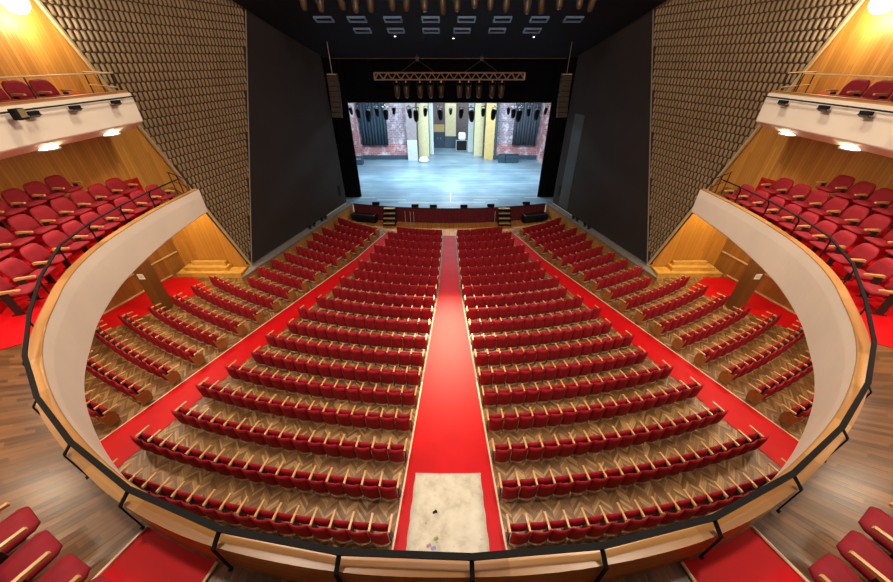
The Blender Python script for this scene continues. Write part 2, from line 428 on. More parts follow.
def arm_mb(x, kind, y0=0.075):
    mb = MB(); L = 0.44 if kind == 'stalls' else 0.40
    w = 0.028; z0, z1 = 0.605, 0.64
    prof = [(y0, z0 - 0.03), (y0 + L * 0.7, z0), (y0 + L, z0 - 0.01), (y0 + L + 0.012, z0 + 0.012), (y0 + L, z1), (y0 + 0.05, z1 + 0.01), (y0, z1)]
    mb.grid([[(x - w, y, z) for y, z in prof], [(x + w, y, z) for y, z in prof]], close_u=True)
    mb.face([(x - w, y, z) for y, z in prof][::-1]); mb.face([(x + w, y, z) for y, z in prof])
    return mb
def stand_mb(x):
    mb = MB()
    mb.box((x, 0.17, 0.29), (0.03, 0.16, 0.57)); mb.box((x, 0.17, 0.0125), (0.045, 0.30, 0.02))
    return mb
def end_mb(x):
    mb = MB(); w = 0.017
    prof = [(-0.04, 0.03), (0.30, 0.03), (0.36, 0.25), (0.34, 0.50), (0.26, 0.55), (-0.02, 0.57), (-0.08, 0.72), (-0.12, 0.72), (-0.08, 0.40)]
    mb.grid([[(x - w, y, z) for y, z in prof], [(x + w, y, z) for y, z in prof]], close_u=True)
    mb.face([(x - w, y, z) for y, z in prof][::-1]); mb.face([(x + w, y, z) for y, z in prof])
    return mb

def build_kind(kind, pitch, label, cat):
    me = {}
    for n, (mb, m, sm) in seat_parts(kind).items():
        me[n] = mb.mesh(kind + '_' + n, M[m], sm)
    me['arm_l'] = arm_mb(-pitch / 2, kind).mesh(kind + '_armrest', M['arm_wood'])
    me['arm_r'] = arm_mb(pitch / 2, kind).mesh(kind + '_armrest_r', M['arm_wood'])
    me['stand_l'] = stand_mb(-pitch / 2).mesh(kind + '_stand', M['stand'])
    me['stand_r'] = stand_mb(pitch / 2).mesh(kind + '_stand_r', M['stand'])
    me['end_l'] = end_mb(-pitch / 2 - 0.05).mesh(kind + '_end', M['end_wood'])
    me['end_r'] = end_mb(pitch / 2 + 0.05).mesh(kind + '_end_r', M['end_wood'])
    return me

SME = build_kind('stalls', PITCH, '', '')
BME = build_kind('balcony', 0.66, '', '')

def place_seat(name, me, loc, rz, label, group, last=False, end=None):
    t = thing(name, label, 'chair', loc, rz, group)
    for n in ('shell', 'seat_cushion', 'backrest'):
        if n in me: link(n, me[n], t)
    link('armrest', me['arm_l'], t); link('stand', me['stand_l'], t)
    if last: link('armrest', me['arm_r'], t); link('stand', me['stand_r'], t)
    if end: link('end_panel', me['end_' + end], t)
    return t

ENDS = [19.2, 18.6, 17.6, 17.2, 17.0, 16.8, 16.7, 16.8, 16.9, 17.5, 17.5, 17.2, 17.9, 17.5, 18.1, 17.8, 18.2, 18.0, 18.2]
RC = [13.65, 14.9, 16.12, 17.4, 18.65, 19.93, 21.04, 22.17, 23.33, 24.4, 25.52, 26.68, 27.76, 28.85, 29.87, 30.97, 32.13, 33.28, 34.43]
SR = [22.9, 22.3, 21.6, 21.4, 21.3, 21.2, 21.2, 21.2, 21.2, 21.2, 21.2, 21.2, 21.2, 21.2, 21.2, 21.2, 21.2, 21.3]
SL = [39.6, 37.2, 36.0, 35.0, 33.4, 32.6, 32.4, 31.8, 30.8, 29.4, 33.3, 32.5, 32.6, 32.9, 32.8, 33.0, 33.0, 33.0]
seats = []      # (R, theta, side, label, first, last, end)
for i, R in enumerate(RC):
    rowname = 'last row' if i == 18 else (ORD[19 - i] + ' row from the back')
    for s, nm in SIDES:
        t0 = (hw_aisle(R) + 0.09) / R; arc = (R_(ENDS[i]) - t0) * R; n = min(round(arc / PITCH), int(((th_in(R) - t0) * R - 0.05) / PITCH))
        for k in range(n):
            th = s * (t0 + (k + 0.5) * PITCH / R)
            seats.append((R, th, s, f'red tip-up seat {ORD[k+1]} from the centre aisle, {rowname}, {nm} centre block', k, n, 'centre'))
for i in range(18):
    R = 14.55 + 1.09 * i
    rowname = 'last row' if i == 17 else (ORD[18 - i] + ' row from the back')
    for s, nm in SIDES:
        t0 = max(R_(SR[i]), th_out(R)) + 0.18 / R; arc = (R_(SL[i]) - t0) * R; n = max(3, round(arc / PITCH))
        for k in range(n):
            th = s * (t0 + (k + 0.5) * PITCH / R)
            if (pol(R - 0.2, th).xy - Vector((s * 15.3, 14.6))).length < 0.75: continue
            seats.append((R, th, s, f'red tip-up seat {ORD[k+1]} from the side aisle, {rowname}, {nm} outer block', k, n, 'side'))

# ---- rim curve of the balconies (plan), left end -> back -> right end
LOW = [(-10.36, 13.95), (-10.40, 11.5), (-10.12, 9.24), (-9.72, 7.9), (-9.24, 6.9), (-8.73, 6.12), (-8.12, 5.25), (-7.48, 4.52), (-6.84, 3.94), (-6.27, 3.49), (-5.72, 3.11), (-5.0, 2.68),
       (-4.16, 2.24), (-3.3, 1.90), (-2.4, 1.66), (-1.2, 1.48), (0, 1.43)]
UPP = [(-10.62, 13.05), (-10.58, 11.2), (-10.52, 9.04), (-10.15, 7.2), (-9.4, 5.6), (-8.4, 4.1), (-7.0, 2.7), (-5.4, 1.6), (-3.5, 0.78), (-1.8, 0.36), (-0.9, 0.235), (0, 0.16)]
def full(L): return [Vector((x, y)) for x, y in L] + [Vector((-x, y)) for x, y in L[-2::-1]]
def resample(P, n):
    pts = []
    for i in range(len(P) - 1):
        p0 = P[i - 1] if i else P[0] * 2 - P[1]; p1, p2 = P[i], P[i + 1]; p3 = P[i + 2] if i + 2 < len(P) else P[-1] * 2 - P[-2]
        for k in range(8):
            t = k / 8
            pts.append(0.5 * ((2 * p1) + (p2 - p0) * t + (2 * p0 - 5 * p1 + 4 * p2 - p3) * t * t + (3 * p1 - p0 - 3 * p2 + p3) * t ** 3))
    pts.append(P[-1]); S = [0]
    for a, b in zip(pts, pts[1:]): S.append(S[-1] + (b - a).length)
    out, j = [], 0
    for k in range(n + 1):
        q = S[-1] * k / n
        while j < len(S) - 2 and S[j + 1] < q: j += 1
        t = (q - S[j]) / max(1e-9, S[j + 1] - S[j]); out.append(pts[j].lerp(pts[j + 1], t))
    return out, S[-1]
def normals(P):
    N = []
    for i in range(len(P)):
        d = (P[min(i + 1, len(P) - 1)] - P[max(i - 1, 0)]).normalized(); N.append(Vector((d.y, -d.x)))
    return N
NR = 160
LP, LLEN = resample(full(LOW), NR); LN = normals(LP)
UP, ULEN = resample(full(UPP), NR); UN = normals(UP)

def inside_opening(x, y):
    ax = abs(x)
    if y > 15.2: return True
    if ax > 10.4: return False
    ym = None
    for a, b in zip(LOW, LOW[1:]):
        if -a[0] >= ax >= -b[0] or -b[0] >= ax >= -a[0]:
            tt = (ax + a[0]) / (-b[0] + a[0] + 1e-9); yy = a[1] + (b[1] - a[1]) * tt
            ym = yy if ym is None else min(ym, yy)
    return ym is None or y > ym
FPX, PITCHDN = 340.0, R_(34.4226)
def shows(p):
    q = p - Vector((0, 0, CAMZ)); C, S = math.cos(PITCHDN), math.sin(PITCHDN)
    d = q.y * C - q.z * S; x = 449.5 + FPX * q.x / d; y = 291 - FPX * (q.z * C + q.y * S) / d
    if not (-4 < x < 897 and -4 < y < 586): return None
    for zz in (7.4, 6.35):
        t = (zz - CAMZ) / q.z
        if not inside_opening(q.x * t, q.y * t): return None
    return d
vis = []
for k, sd in enumerate(seats):
    p = pol(sd[0], sd[1]) + Vector((0, 0, 0.75)); d = shows(p)
    if d is not None: vis.append((q := (p - Vector((0, 0, CAMZ))).length, k))
vis.sort(); chosen = set(k for _, k in vis[:300])
rest_v = MB()
REST = {'backrest': (seat_parts('stalls')['backrest'][0], 0), 'seat_cushion': (seat_parts('stalls')['seat_cushion'][0], 0), 'shell': (seat_parts('stalls')['shell'][0], 1)}
def add_mb(dst, src, Mx, mi):
    b = len(dst.v); dst.v += [tuple(Mx @ Vector(p)) for p in src.v]
    for f_ in src.f: dst.f.append(tuple(b + i for i in f_)); dst.mi.append(mi); dst.uv.append(None)
A_L, A_R, S_L, S_R = arm_mb(-PITCH / 2, 'stalls'), arm_mb(PITCH / 2, 'stalls'), stand_mb(-PITCH / 2), stand_mb(PITCH / 2)
E_L, E_R = end_mb(-PITCH / 2 - 0.05), end_mb(PITCH / 2 + 0.05)
OFFB = 0.07
for k, (R, th, s, lab, idx, n, blk) in enumerate(seats):
    loc = pol(R - OFFB, th); loc.z = zfl(R) + 0.006; rz = -math.atan2(-loc.x, YC - loc.y)  # face the arc centre
    rz = math.atan2(-(0 - loc.x), YC - loc.y)
    # seat on the left half: arm on its left is local -x; the outermost armrest on the far end belongs to the last seat
    lastarm = (s > 0 and idx == n - 1) or (s < 0 and idx == 0)
    end = None
    if blk == 'side' and idx == 0: end = 'r' if s < 0 else 'l'
    if k in chosen:
        place_seat('stalls_chair', SME, loc, rz, lab, 'stalls seats', lastarm, end)
    else:
        Mx = Matrix.Translation(loc) @ Matrix.Rotation(rz, 4, 'Z')
        for nme, (mb, mi) in REST.items(): add_mb(rest_v, mb, Mx, mi)
        add_mb(rest_v, A_L, Mx, 2); add_mb(rest_v, S_L, Mx, 3)
        if lastarm: add_mb(rest_v, A_R, Mx, 2); add_mb(rest_v, S_R, Mx, 3)
        if end: add_mb(rest_v, E_R if end == 'r' else E_L, Mx, 4)
o = link('stalls_seating', rest_v.mesh('stalls_seating', [M['velvet'], M['shell_wood'], M['arm_wood'], M['stand'], M['end_wood']], True, merge=False))
tag(o, 'rows of small red seats in the front half of the stalls', 'seating', None, 'stuff')

# ------------------------------------------------------------------ flared side walls
def W(s, y, z, out=0.0):      # point on the side wall, out = distance into the hall
    n = Vector((-s * 1.0, -0.29)) / math.hypot(1, 0.29)
    return Vector((s * wall_x(y) + n.x * out, y + n.y * out, z))
TLE = lambda z: 18.5 - 0.318 * (z - 1.15)      # rear edge of the tiled field
TRE = lambda z: 18.5 + 0.394 * (z - 1.15)      # front edge
ZT = 20.0
for s, nm in SIDES:
    root = bpy.data.objects.new(f'wall_{nm}', None); COL.objects.link(root); struct(root)
    def poly(name, pts, m, out=0.0, thick=0.3):
        mb = MB(); A = [W(s, y, z, out) for y, z in pts]; B = [W(s, y, z, out - thick) for y, z in pts]
        uv = [(y * 1.04, z) for y, z in pts]
        mb.face(A, 0, uv); mb.face(B[::-1], 0, uv[::-1])
        for i in range(len(A)):
            j = (i + 1) % len(A); mb.face([A[i], B[i], B[j], A[j]], 0, [uv[i], uv[i], uv[j], uv[j]])
        return obj(name, mb, m, root)
    poly('wood_panelling', [(TLE(6.4), 6.4), (TLE(ZT), ZT), (-6.5, ZT), (-6.5, 6.4)], M['panelling'])
    poly('dark_panel', [(18.5, 1.15), (29.7, 1.15), (29.7, ZT), (TRE(ZT), ZT)], M['dark_wall'])
    tb = poly('tile_backing', [(18.5, 1.15), (TRE(ZT), ZT), (TLE(ZT), ZT)], M['tile_gap'], 0.08, 0.25)
    # relief of small upright fins
    mb = MB(); PW, PH = 0.20, 0.335
    r = 0; z = 1.3
    while z < 16.4:
        ya, yb = TLE(z + PH * 0.3) + 0.10, TRE(z + PH * 0.3) - 0.04
        y = math.floor(ya / PW) * PW + (r % 2) * PW * 0.5
        while y < yb:
            if y > ya:
                w, h, d = PW * 0.325, PH * 0.49, 0.06; zc = z + PH / 2
                def q(a, b, c): return W(s, y + a, zc + b, 0.08 + c)
                ring = [q(-w, -h * 0.86, 0), q(0, -h, 0), q(w, -h * 0.86, 0), q(w, h * 0.86, 0), q(0, h, 0), q(-w, h * 0.86, 0)]
                top = [q(-w * 0.35, -h * 0.6, d), q(w * 0.35, -h * 0.6, d), q(w * 0.35, h * 0.6, d), q(-w * 0.35, h * 0.6, d)]
                mb.face(top if s < 0 else top[::-1])
                for a, b, c in ((0, 1, (0,)), ):
                    pass
                F = [(ring[0], ring[1], top[1], top[0]), (ring[1], ring[2], top[1]), (ring[2], ring[3], top[2], top[1]), (ring[3], ring[4], top[3], top[2]), (ring[4], ring[5], top[3]), (ring[5], ring[0], top[0], top[3])]
                for g in F: mb.face(g if s < 0 else g[::-1])
            y += PW
        z += PH; r += 1
    link('tile_relief', mb.mesh('tile_relief', M['tile'], False, merge=False), tb)
    mb = MB()
    for E_ in (TLE, TRE):
        a, b = W(s, E_(1.15), 1.15, 0.13), W(s, E_(ZT), ZT, 0.13); mb.tube(a, b, 0.07 if E_ is TLE else 0.035, 4)
        obj('edge_trim', mb, M['trim' if E_ is TLE else 'edge_grey'], tb); mb = MB()
    # vent and door leaf low in the dark panel
    mb = MB()
    for k in range(6): 
        a = W(s, 28.95, 2.1 + 0.14 * k, 0.02); mb.box(a, (0.03, 0.34, 0.09), rz=-s * math.atan(0.29) * -1)
    vt = thing('wall_vent', f'small black slatted vent on the {nm} dark wall near the stage', 'vent'); obj('slats', mb, M['black'], vt)
    if s > 0:
        mb = MB(); q = [W(s, 27.45, 1.3, 0.03), W(s, 28.75, 1.3, 0.03), W(s, 28.75, 8.4, 0.03), W(s, 27.6, 8.4, 0.03)]; b = [W(s, 27.45, 1.3, 0.005), W(s, 28.75, 1.3, 0.005), W(s, 28.75, 8.4, 0.005), W(s, 27.6, 8.4, 0.005)]
        mb.face(q); mb.face(b[::-1])
        for i_ in range(4): mb.face([q[i_], b[i_], b[(i_ + 1) % 4], q[(i_ + 1) % 4]])
        struct(obj('door_1', mb, M['grey_door']))
    # ledge in front of the dark wall
    lg = thing(f'ledge', f'grey topped wooden ledge along the foot of the {nm} dark wall', 'ledge')
    mb = MB(); L0, L1 = 17.2, 30.3
    def LX(y, o): return W(s, y, 0, o)
    q = [W(s, L0 + 0.8, 0, 0.02), W(s, L0, 0, 0.62), W(s, L1 - 0.6, 0, 0.62), W(s, L1, 0, 0.02)]
    q[0] = W(s, 18.45, 0, 0.02)
    up = lambda p, z: Vector((p.x, p.y, z))
    mb.face([up(p, 1.12) for p in q]); 
    for a, b in zip(q, q[1:] + q[:1]): mb.face([up(a, 1.0), up(b, 1.0), up(b, 1.12), up(a, 1.12)])
    obj('ledge_top', mb, M['ledge'], lg)
    mb = MB()
    qi = [q[0], W(s, L0 + 0.05, 0, 0.57), W(s, L1 - 0.6, 0, 0.57), q[3]]
    for a, b in zip(qi, qi[1:]): mb.face([up(a, -0.1), up(b, -0.1), up(b, 1.0), up(a, 1.0)])
    obj('front_board', mb, M['ledge_front'], lg)
    for k, y in enumerate((24.1, 24.6, 25.6, 26.1)):
        p = W(s, y, 1.125, 0.3)
        t = thing('floor_lamp_spot', f'small black floor spotlight on the {nm} ledge, {ORD[k+1]} counting from the audience', 'spotlight', p, s * 0.6, 'spotlights on the side ledges')
        mb = MB(); mb.box((0, 0, 0.02), (0.18, 0.18, 0.03)); mb.box((-0.09, 0, 0.11), (0.015, 0.05, 0.16)); mb.box((0.09, 0, 0.11), (0.015, 0.05, 0.16)); obj('bracket', mb, M['black_metal'], t)
        mb = MB(); mb.tube((0, -0.12, 0.15), (0, 0.12, 0.22), 0.075, 10); obj('lamp_housing', mb, M['black'], t)

# ---- lower walls beyond the stalls (under the balcony)
for s, nm in SIDES:
    fx = lambda y: s * (18.15 - 0.22 * (y - 14))
    mb = MB()
    def sheet(p, q, z0, z1, u0=0.0):
        L = (Vector(q) - Vector(p)).length
        mb.face([(p[0], p[1], z0), (q[0], q[1], z0), (q[0], q[1], z1), (p[0], p[1], z1)], 0, [(u0, z0), (u0 + L, z0), (u0 + L, z1), (u0, z1)])
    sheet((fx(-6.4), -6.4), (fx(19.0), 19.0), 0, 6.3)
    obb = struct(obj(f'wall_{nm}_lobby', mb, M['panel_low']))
    mb = MB(); sheet((fx(19.0), 19.0), (s * 12.68, 18.92), 0, 8.5)
    struct(obj(f'wall_{nm}_apron', mb, M['panelling']))
    mb = MB(); a = Vector((fx(6) - s * 0.05, 6, 1.9)); b = Vector((fx(18.9) - s * 0.05, 18.9, 1.9)); mb.tube(a, b, 0.05, 4)
    a = Vector((fx(6) - s * 0.03, 6, 0.95)); b = Vector((fx(18.0) - s * 0.03, 18.0, 0.72)); mb.tube(a, b, 0.05, 4)
    struct(obj(f'baseboard_{nm}', mb, M['trim']))
    # wooden steps beside the front corner
    st = thing('side_steps', f'flight of three wide yellow-lit wooden steps at the {nm} corner of the stalls', 'steps', (0, 0, 0))
    for k in range(3):
        y0 = 18.0 + 0.30 * k; z1 = 0.82 + 0.24 * k; xo = (16.95, 16.6, 16.2)[k]; xi = (12.95, 13.9, 14.1)[k]
        mb = MB(); mb.box((s * (xo + xi) / 2, (y0 + 18.86) / 2, (z1 + 0.3) / 2), (xo - xi, 18.86 - y0, z1 - 0.3)); obj('step', mb, M['step_wood'], st, bevel=0.015)
        mb = MB(); mb.box((s * (xo + xi) / 2, y0 + 0.02, z1 + 0.012), (xo - xi, 0.06, 0.03)); obj('nosing', mb, M['trim'], st)
    # pillar with notice
    mb = MB(); mb.box((0, 0, 3.59), (0.55, 0.55, 5.62)); pl = obj('pillar', mb, M['panel_low'], loc=(s * 15.3, 14.6, 0)); struct(pl); pl.name = f'pillar_{nm}'
    mb = MB(); mb.box((0, 0, 0), (0.30, 0.012, 0.30)); mb.box((0, -0.008, 0.04), (0.2, 0.004, 0.02), 1); mb.box((0, -0.008, -0.03), (0.2, 0.004, 0.02), 1)
    nt_ = obj('paper_notice', mb, [M['paper'], M['ledge']]); nt_.location = (s * 15.3, 14.31, 2.9)
    tag(nt_, f'white paper notice fixed to the {nm} wooden pillar under the balcony', 'notice')
mb = MB(); mb.face([(-19.9, -6.6, 0), (19.9, -6.6, 0), (19.9, -6.6, 20), (-19.9, -6.6, 20)], 0, [(0, 0), (40, 0), (40, 20), (0, 20)])
struct(obj('wall_back', mb, M['panelling']))

# ------------------------------------------------------------------ balconies
def th_rim(p):       # parapet thickness: slimmer in the middle
    return 0.19
def outer(p, yend, ymax):
    s = -1 if p.x < 0 else 1
    if p.y > 6.0:
        y = p.y + (yend - ymax) * (p.y - 6.0) / (ymax - 6.0); return Vector((s * (wall_x(y) - 0.03), y))
    L = [Vector((16.05, 6.0)), Vector((16.9, 3.0)), Vector((17.5, 0.0)), Vector((16.5, -4.5)), Vector((9, -6.3)), Vector((0, -6.3))]
    ybot = 0.2 if yend < 15 else 1.5
    u = min(1, (6.0 - p.y) / (6.0 - ybot)) ** 1.6 * 5; k = min(4, int(u)); q = L[k].lerp(L[k + 1], u - k)
    return Vector((s * q.x, q.y))
def balcony(name, label, P, N, LEN, zf, ztop, zbot, zsoff, yend, coping_m):
    ymax = P[0].y
    root = thing(name, label, 'balcony')
    ss = [LEN * i / NR for i in range(NR + 1)]
    off = lambda i, d: P[i] + N[i] * d
    v3 = lambda p, z: (p.x, p.y, z)
    T = [th_rim(p) for p in P]
    # fascia
    ZB = [zbot + (0.33 if yend > 15 else 0.0) * min(1, max(0, (p.y - 7.5) / 6.0)) for p in P]
    mb = MB(); prof = lambda zb: [(0.09, ztop - 0.02), (0.0, ztop - 0.02), (-0.012, ztop - 0.3), (0.0, zb + 0.04), (0.03, zb), (0.5, zsoff)]
    mb.grid([[v3(off(i, d), z) for d, z in prof(ZB[i])] for i in range(NR + 1)])
    for i in (0, NR):   # end cap
        Q = outer(P[i], yend, ymax); mb.face([v3(P[i], ztop - 0.03), v3(P[i], ZB[i] + 0.04), v3(Q, ZB[i] + 0.04), v3(Q, zf + 0.02), v3(off(i, T[i]), zf + 0.02), v3(off(i, T[i]), ztop - 0.03)])
    obj('fascia', mb, M['cream'], root, smooth=False)
    mb = MB()
    ci = 0.0 if yend > 15 else 0.05; ztop = ztop if yend > 15 else ztop + 0.05; hh = 0.019 if yend > 15 else 0.069
    rows = [[v3(off(i, ci), ztop - hh), v3(off(i, T[i] + 0.01), ztop - hh), v3(off(i, T[i] + 0.01), ztop), v3(off(i, ci), ztop)] for i in range(NR + 1)]
    mb.grid(rows, 0, [[(s, 0.0), (s, 0.3), (s, 0.3), (s, 0.0)] for s in ss], close_u=False)
    mb.grid([[r[3], r[0]] for r in rows], 0, [[(s, 0), (s, 0.04)] for s in ss])
    mb.face(rows[0]); mb.face(rows[-1][::-1])
    obj('coping', mb, coping_m, root)
    mb = MB(); mb.grid([[v3(off(i, T[i]), ztop - 0.03), v3(off(i, T[i]), zf)] for i in range(NR + 1)], 0, [[(s, 0), (s, ztop - zf)] for s in ss])
    obj('inner_panel', mb, M['parapet_wood'], root)
    # floor deck with its underside
    mb = MB(); rows, uvs = [], []
    for i in range(NR + 1):
        a, b = off(i, T[i]), outer(P[i], yend, ymax); L = (b - a).length
        rows.append([v3(a.lerp(b, k / 4), zf) for k in range(5)]); uvs.append([(ss[i], L * k / 4) for k in range(5)])
    mb.grid(rows, 0, uvs)
    obj('deck', mb, M['planks'], root)
    mb = MB()
    for_rows = []
    for i in range(NR + 1):
        a, b = off(i, 0.5), outer(P[i], yend, ymax); for_rows.append([v3(a, zsoff), v3(a.lerp(b, 0.5), zsoff - 0.0), v3(b, zsoff)])
    mb.grid(for_rows); obj('soffit', mb, M['soffit'], root)
    return root, off, T, ss
ZF = 6.80
lowb, loff, LT, lss = balcony('lower_balcony', 'lower horseshoe balcony with cream curved front and wooden parapet', LP, LN, LLEN, ZF, 7.40, 6.06, 6.42, 16.1, M['coping'])
ZU = 10.42
uppb, uoff, UT, uss = balcony('upper_balcony', 'upper balcony with cream front, seen at both top corners', UP, UN, ULEN, ZU, 10.92, 10.02, 9.80, 14.9, M['coping'])

def rng(P, cond): 
    idx = [i for i in range(NR + 1) if cond(P[i])]; return idx
def patch(P, N, idx, d0, d1, z, name, m, root, thick=0.012):
    mb = MB(); mb.grid([[(*(P[i] + N[i] * d0(i)), z), (*(P[i] + N[i] * d1(i)), z)] for i in idx]); o = obj(name, mb, m, root)
    sm = o.modifiers.new('thick', 'SOLIDIFY'); sm.thickness = thick; sm.offset = 1; return o
def wall_gap(P, i, yend):      # distance from the rim to the deck's outer edge along the normal (approx.)
    return (outer(P[i], yend, P[0].y) - P[i]).length
for s, nm in SIDES:
    # raked steps for the side seating
    idx = rng(LP, lambda p: p.x * s > 0 and 6.6 < p.y < 13.1)
    for d, z in ((1.55, 7.2), (2.45, 7.6)):
        mb = MB(); rows = []
        for i in idx:
            a = LP[i] + LN[i] * d; b = outer(LP[i], 16.1, 13.95); b = b + (a - b).normalized() * 0.02
            rows.append([(a.x, a.y, ZF + 0.001), (a.x, a.y, z), (b.x, b.y, z), (b.x, b.y, ZF + 0.001)])
        mb.grid(rows); mb.face(rows[0]); mb.face(rows[-1][::-1]); obj('seating_step', mb, M['carpet'], lowb)
    t = thing('balcony_carpet', f'red carpet along the {nm} arm of the lower balcony', 'carpet')
    patch(LP, LN, rng(LP, lambda p: p.x * s > 0 and p.y > 5.75), lambda i: LT[i] + 0.06, lambda i: 1.53, ZF + 0.004, 'pile', M['carpet'], t)
    t = thing('balcony_carpet', f'red carpet strip crossing the lower balcony floor at the bottom {nm}', 'carpet')
    lo, hi = (2.62, 3.92)
    patch(LP, LN, rng(LP, lambda p: p.x * s > lo and p.x * s < hi), lambda i: LT[i] + 0.015, lambda i: 3.0, ZF + 0.004, 'pile', M['carpet'], t)
    ids_ = rng(LP, lambda p: p.x * s > lo and p.x * s < hi)
    for j in (ids_[0], ids_[-1]):
        a = LP[j] + LN[j] * (LT[j] + 0.02); b = LP[j] + LN[j] * 3.0
        mb = MB(); mb.tube((a.x, a.y, ZF + 0.026), (b.x, b.y, ZF + 0.026), 0.02, 6); obj('edge_strip', mb, M['carpet_edge'], t)
    # upper balcony carpeted step
    idx = rng(UP, lambda p: p.x * s > 0 and p.y > 7.2)
    mb = MB(); rows = []
    for i in idx:
        a = UP[i] + UN[i] * 1.6; b = outer(UP[i], 14.9, 13.05); b = b + (a - b).normalized() * 0.02
        rows.append([(a.x, a.y, ZU + 0.001), (a.x, a.y, ZU + 0.35), (b.x, b.y, ZU + 0.35), (b.x, b.y, ZU + 0.001)])
    mb.grid(rows); mb.face(rows[0]); mb.face(rows[-1][::-1]); obj('seating_step', mb, M['carpet'], uppb)

# ---- rail of the lower balcony
rail = thing('balcony_rail', 'flat black handrail on bent brackets following the lower balcony parapet', 'handrail')
def rail_off(p): return 0.075 + 0.075 * min(1, max(0, (abs(p.x) - 4.0) / 3.5))
def rail_pt(i, d, z): p = LP[i] + LN[i] * d; return (p.x, p.y, z)
i0, i1 = 3, NR - 3
mb = MB()
def RZ(i):
    t = min(1, max(0, (LP[i].y - 4.2) / 4.0)); return 7.545 + 0.42 * t * t * (3 - 2 * t)
rows = []
RSTEP = 6
ridx = list(range(i0, i1, RSTEP)) + [i1]
for i in ridx:
    c = rail_off(LP[i])
    rows.append([rail_pt(i, c - 0.032, RZ(i)), rail_pt(i, c + 0.032, RZ(i)), rail_pt(i, c + 0.032, RZ(i) + 0.025), rail_pt(i, c - 0.032, RZ(i) + 0.025)])
mb.grid(rows, close_u=True); mb.face(rows[0]); mb.face(rows[-1]); obj('rail', mb, M['rail_black'], rail)
for i in ridx[1:-1]:
    c = rail_off(LP[i]); d = LN[i]; tt = LT[i] + 0.04
    mb = MB()
    pts = [rail_pt(i, c, RZ(i)), rail_pt(i, tt, RZ(i) - 0.12), rail_pt(i, tt, ZF + 0.075), rail_pt(i, tt + 0.03, ZF + 0.07)]
    tv = Vector((-d.y, d.x, 0)) * 0.025
    for a, b in zip(pts, pts[1:]):
        a, b = Vector(a), Vector(b); n_ = (b - a).cross(tv).normalized() * 0.008
        mb.grid([[a - tv - n_, a + tv - n_, a + tv + n_, a - tv + n_], [b - tv - n_, b + tv - n_, b + tv + n_, b - tv + n_]], close_u=True)
    obj('bracket', mb, M['rail_black'], rail)
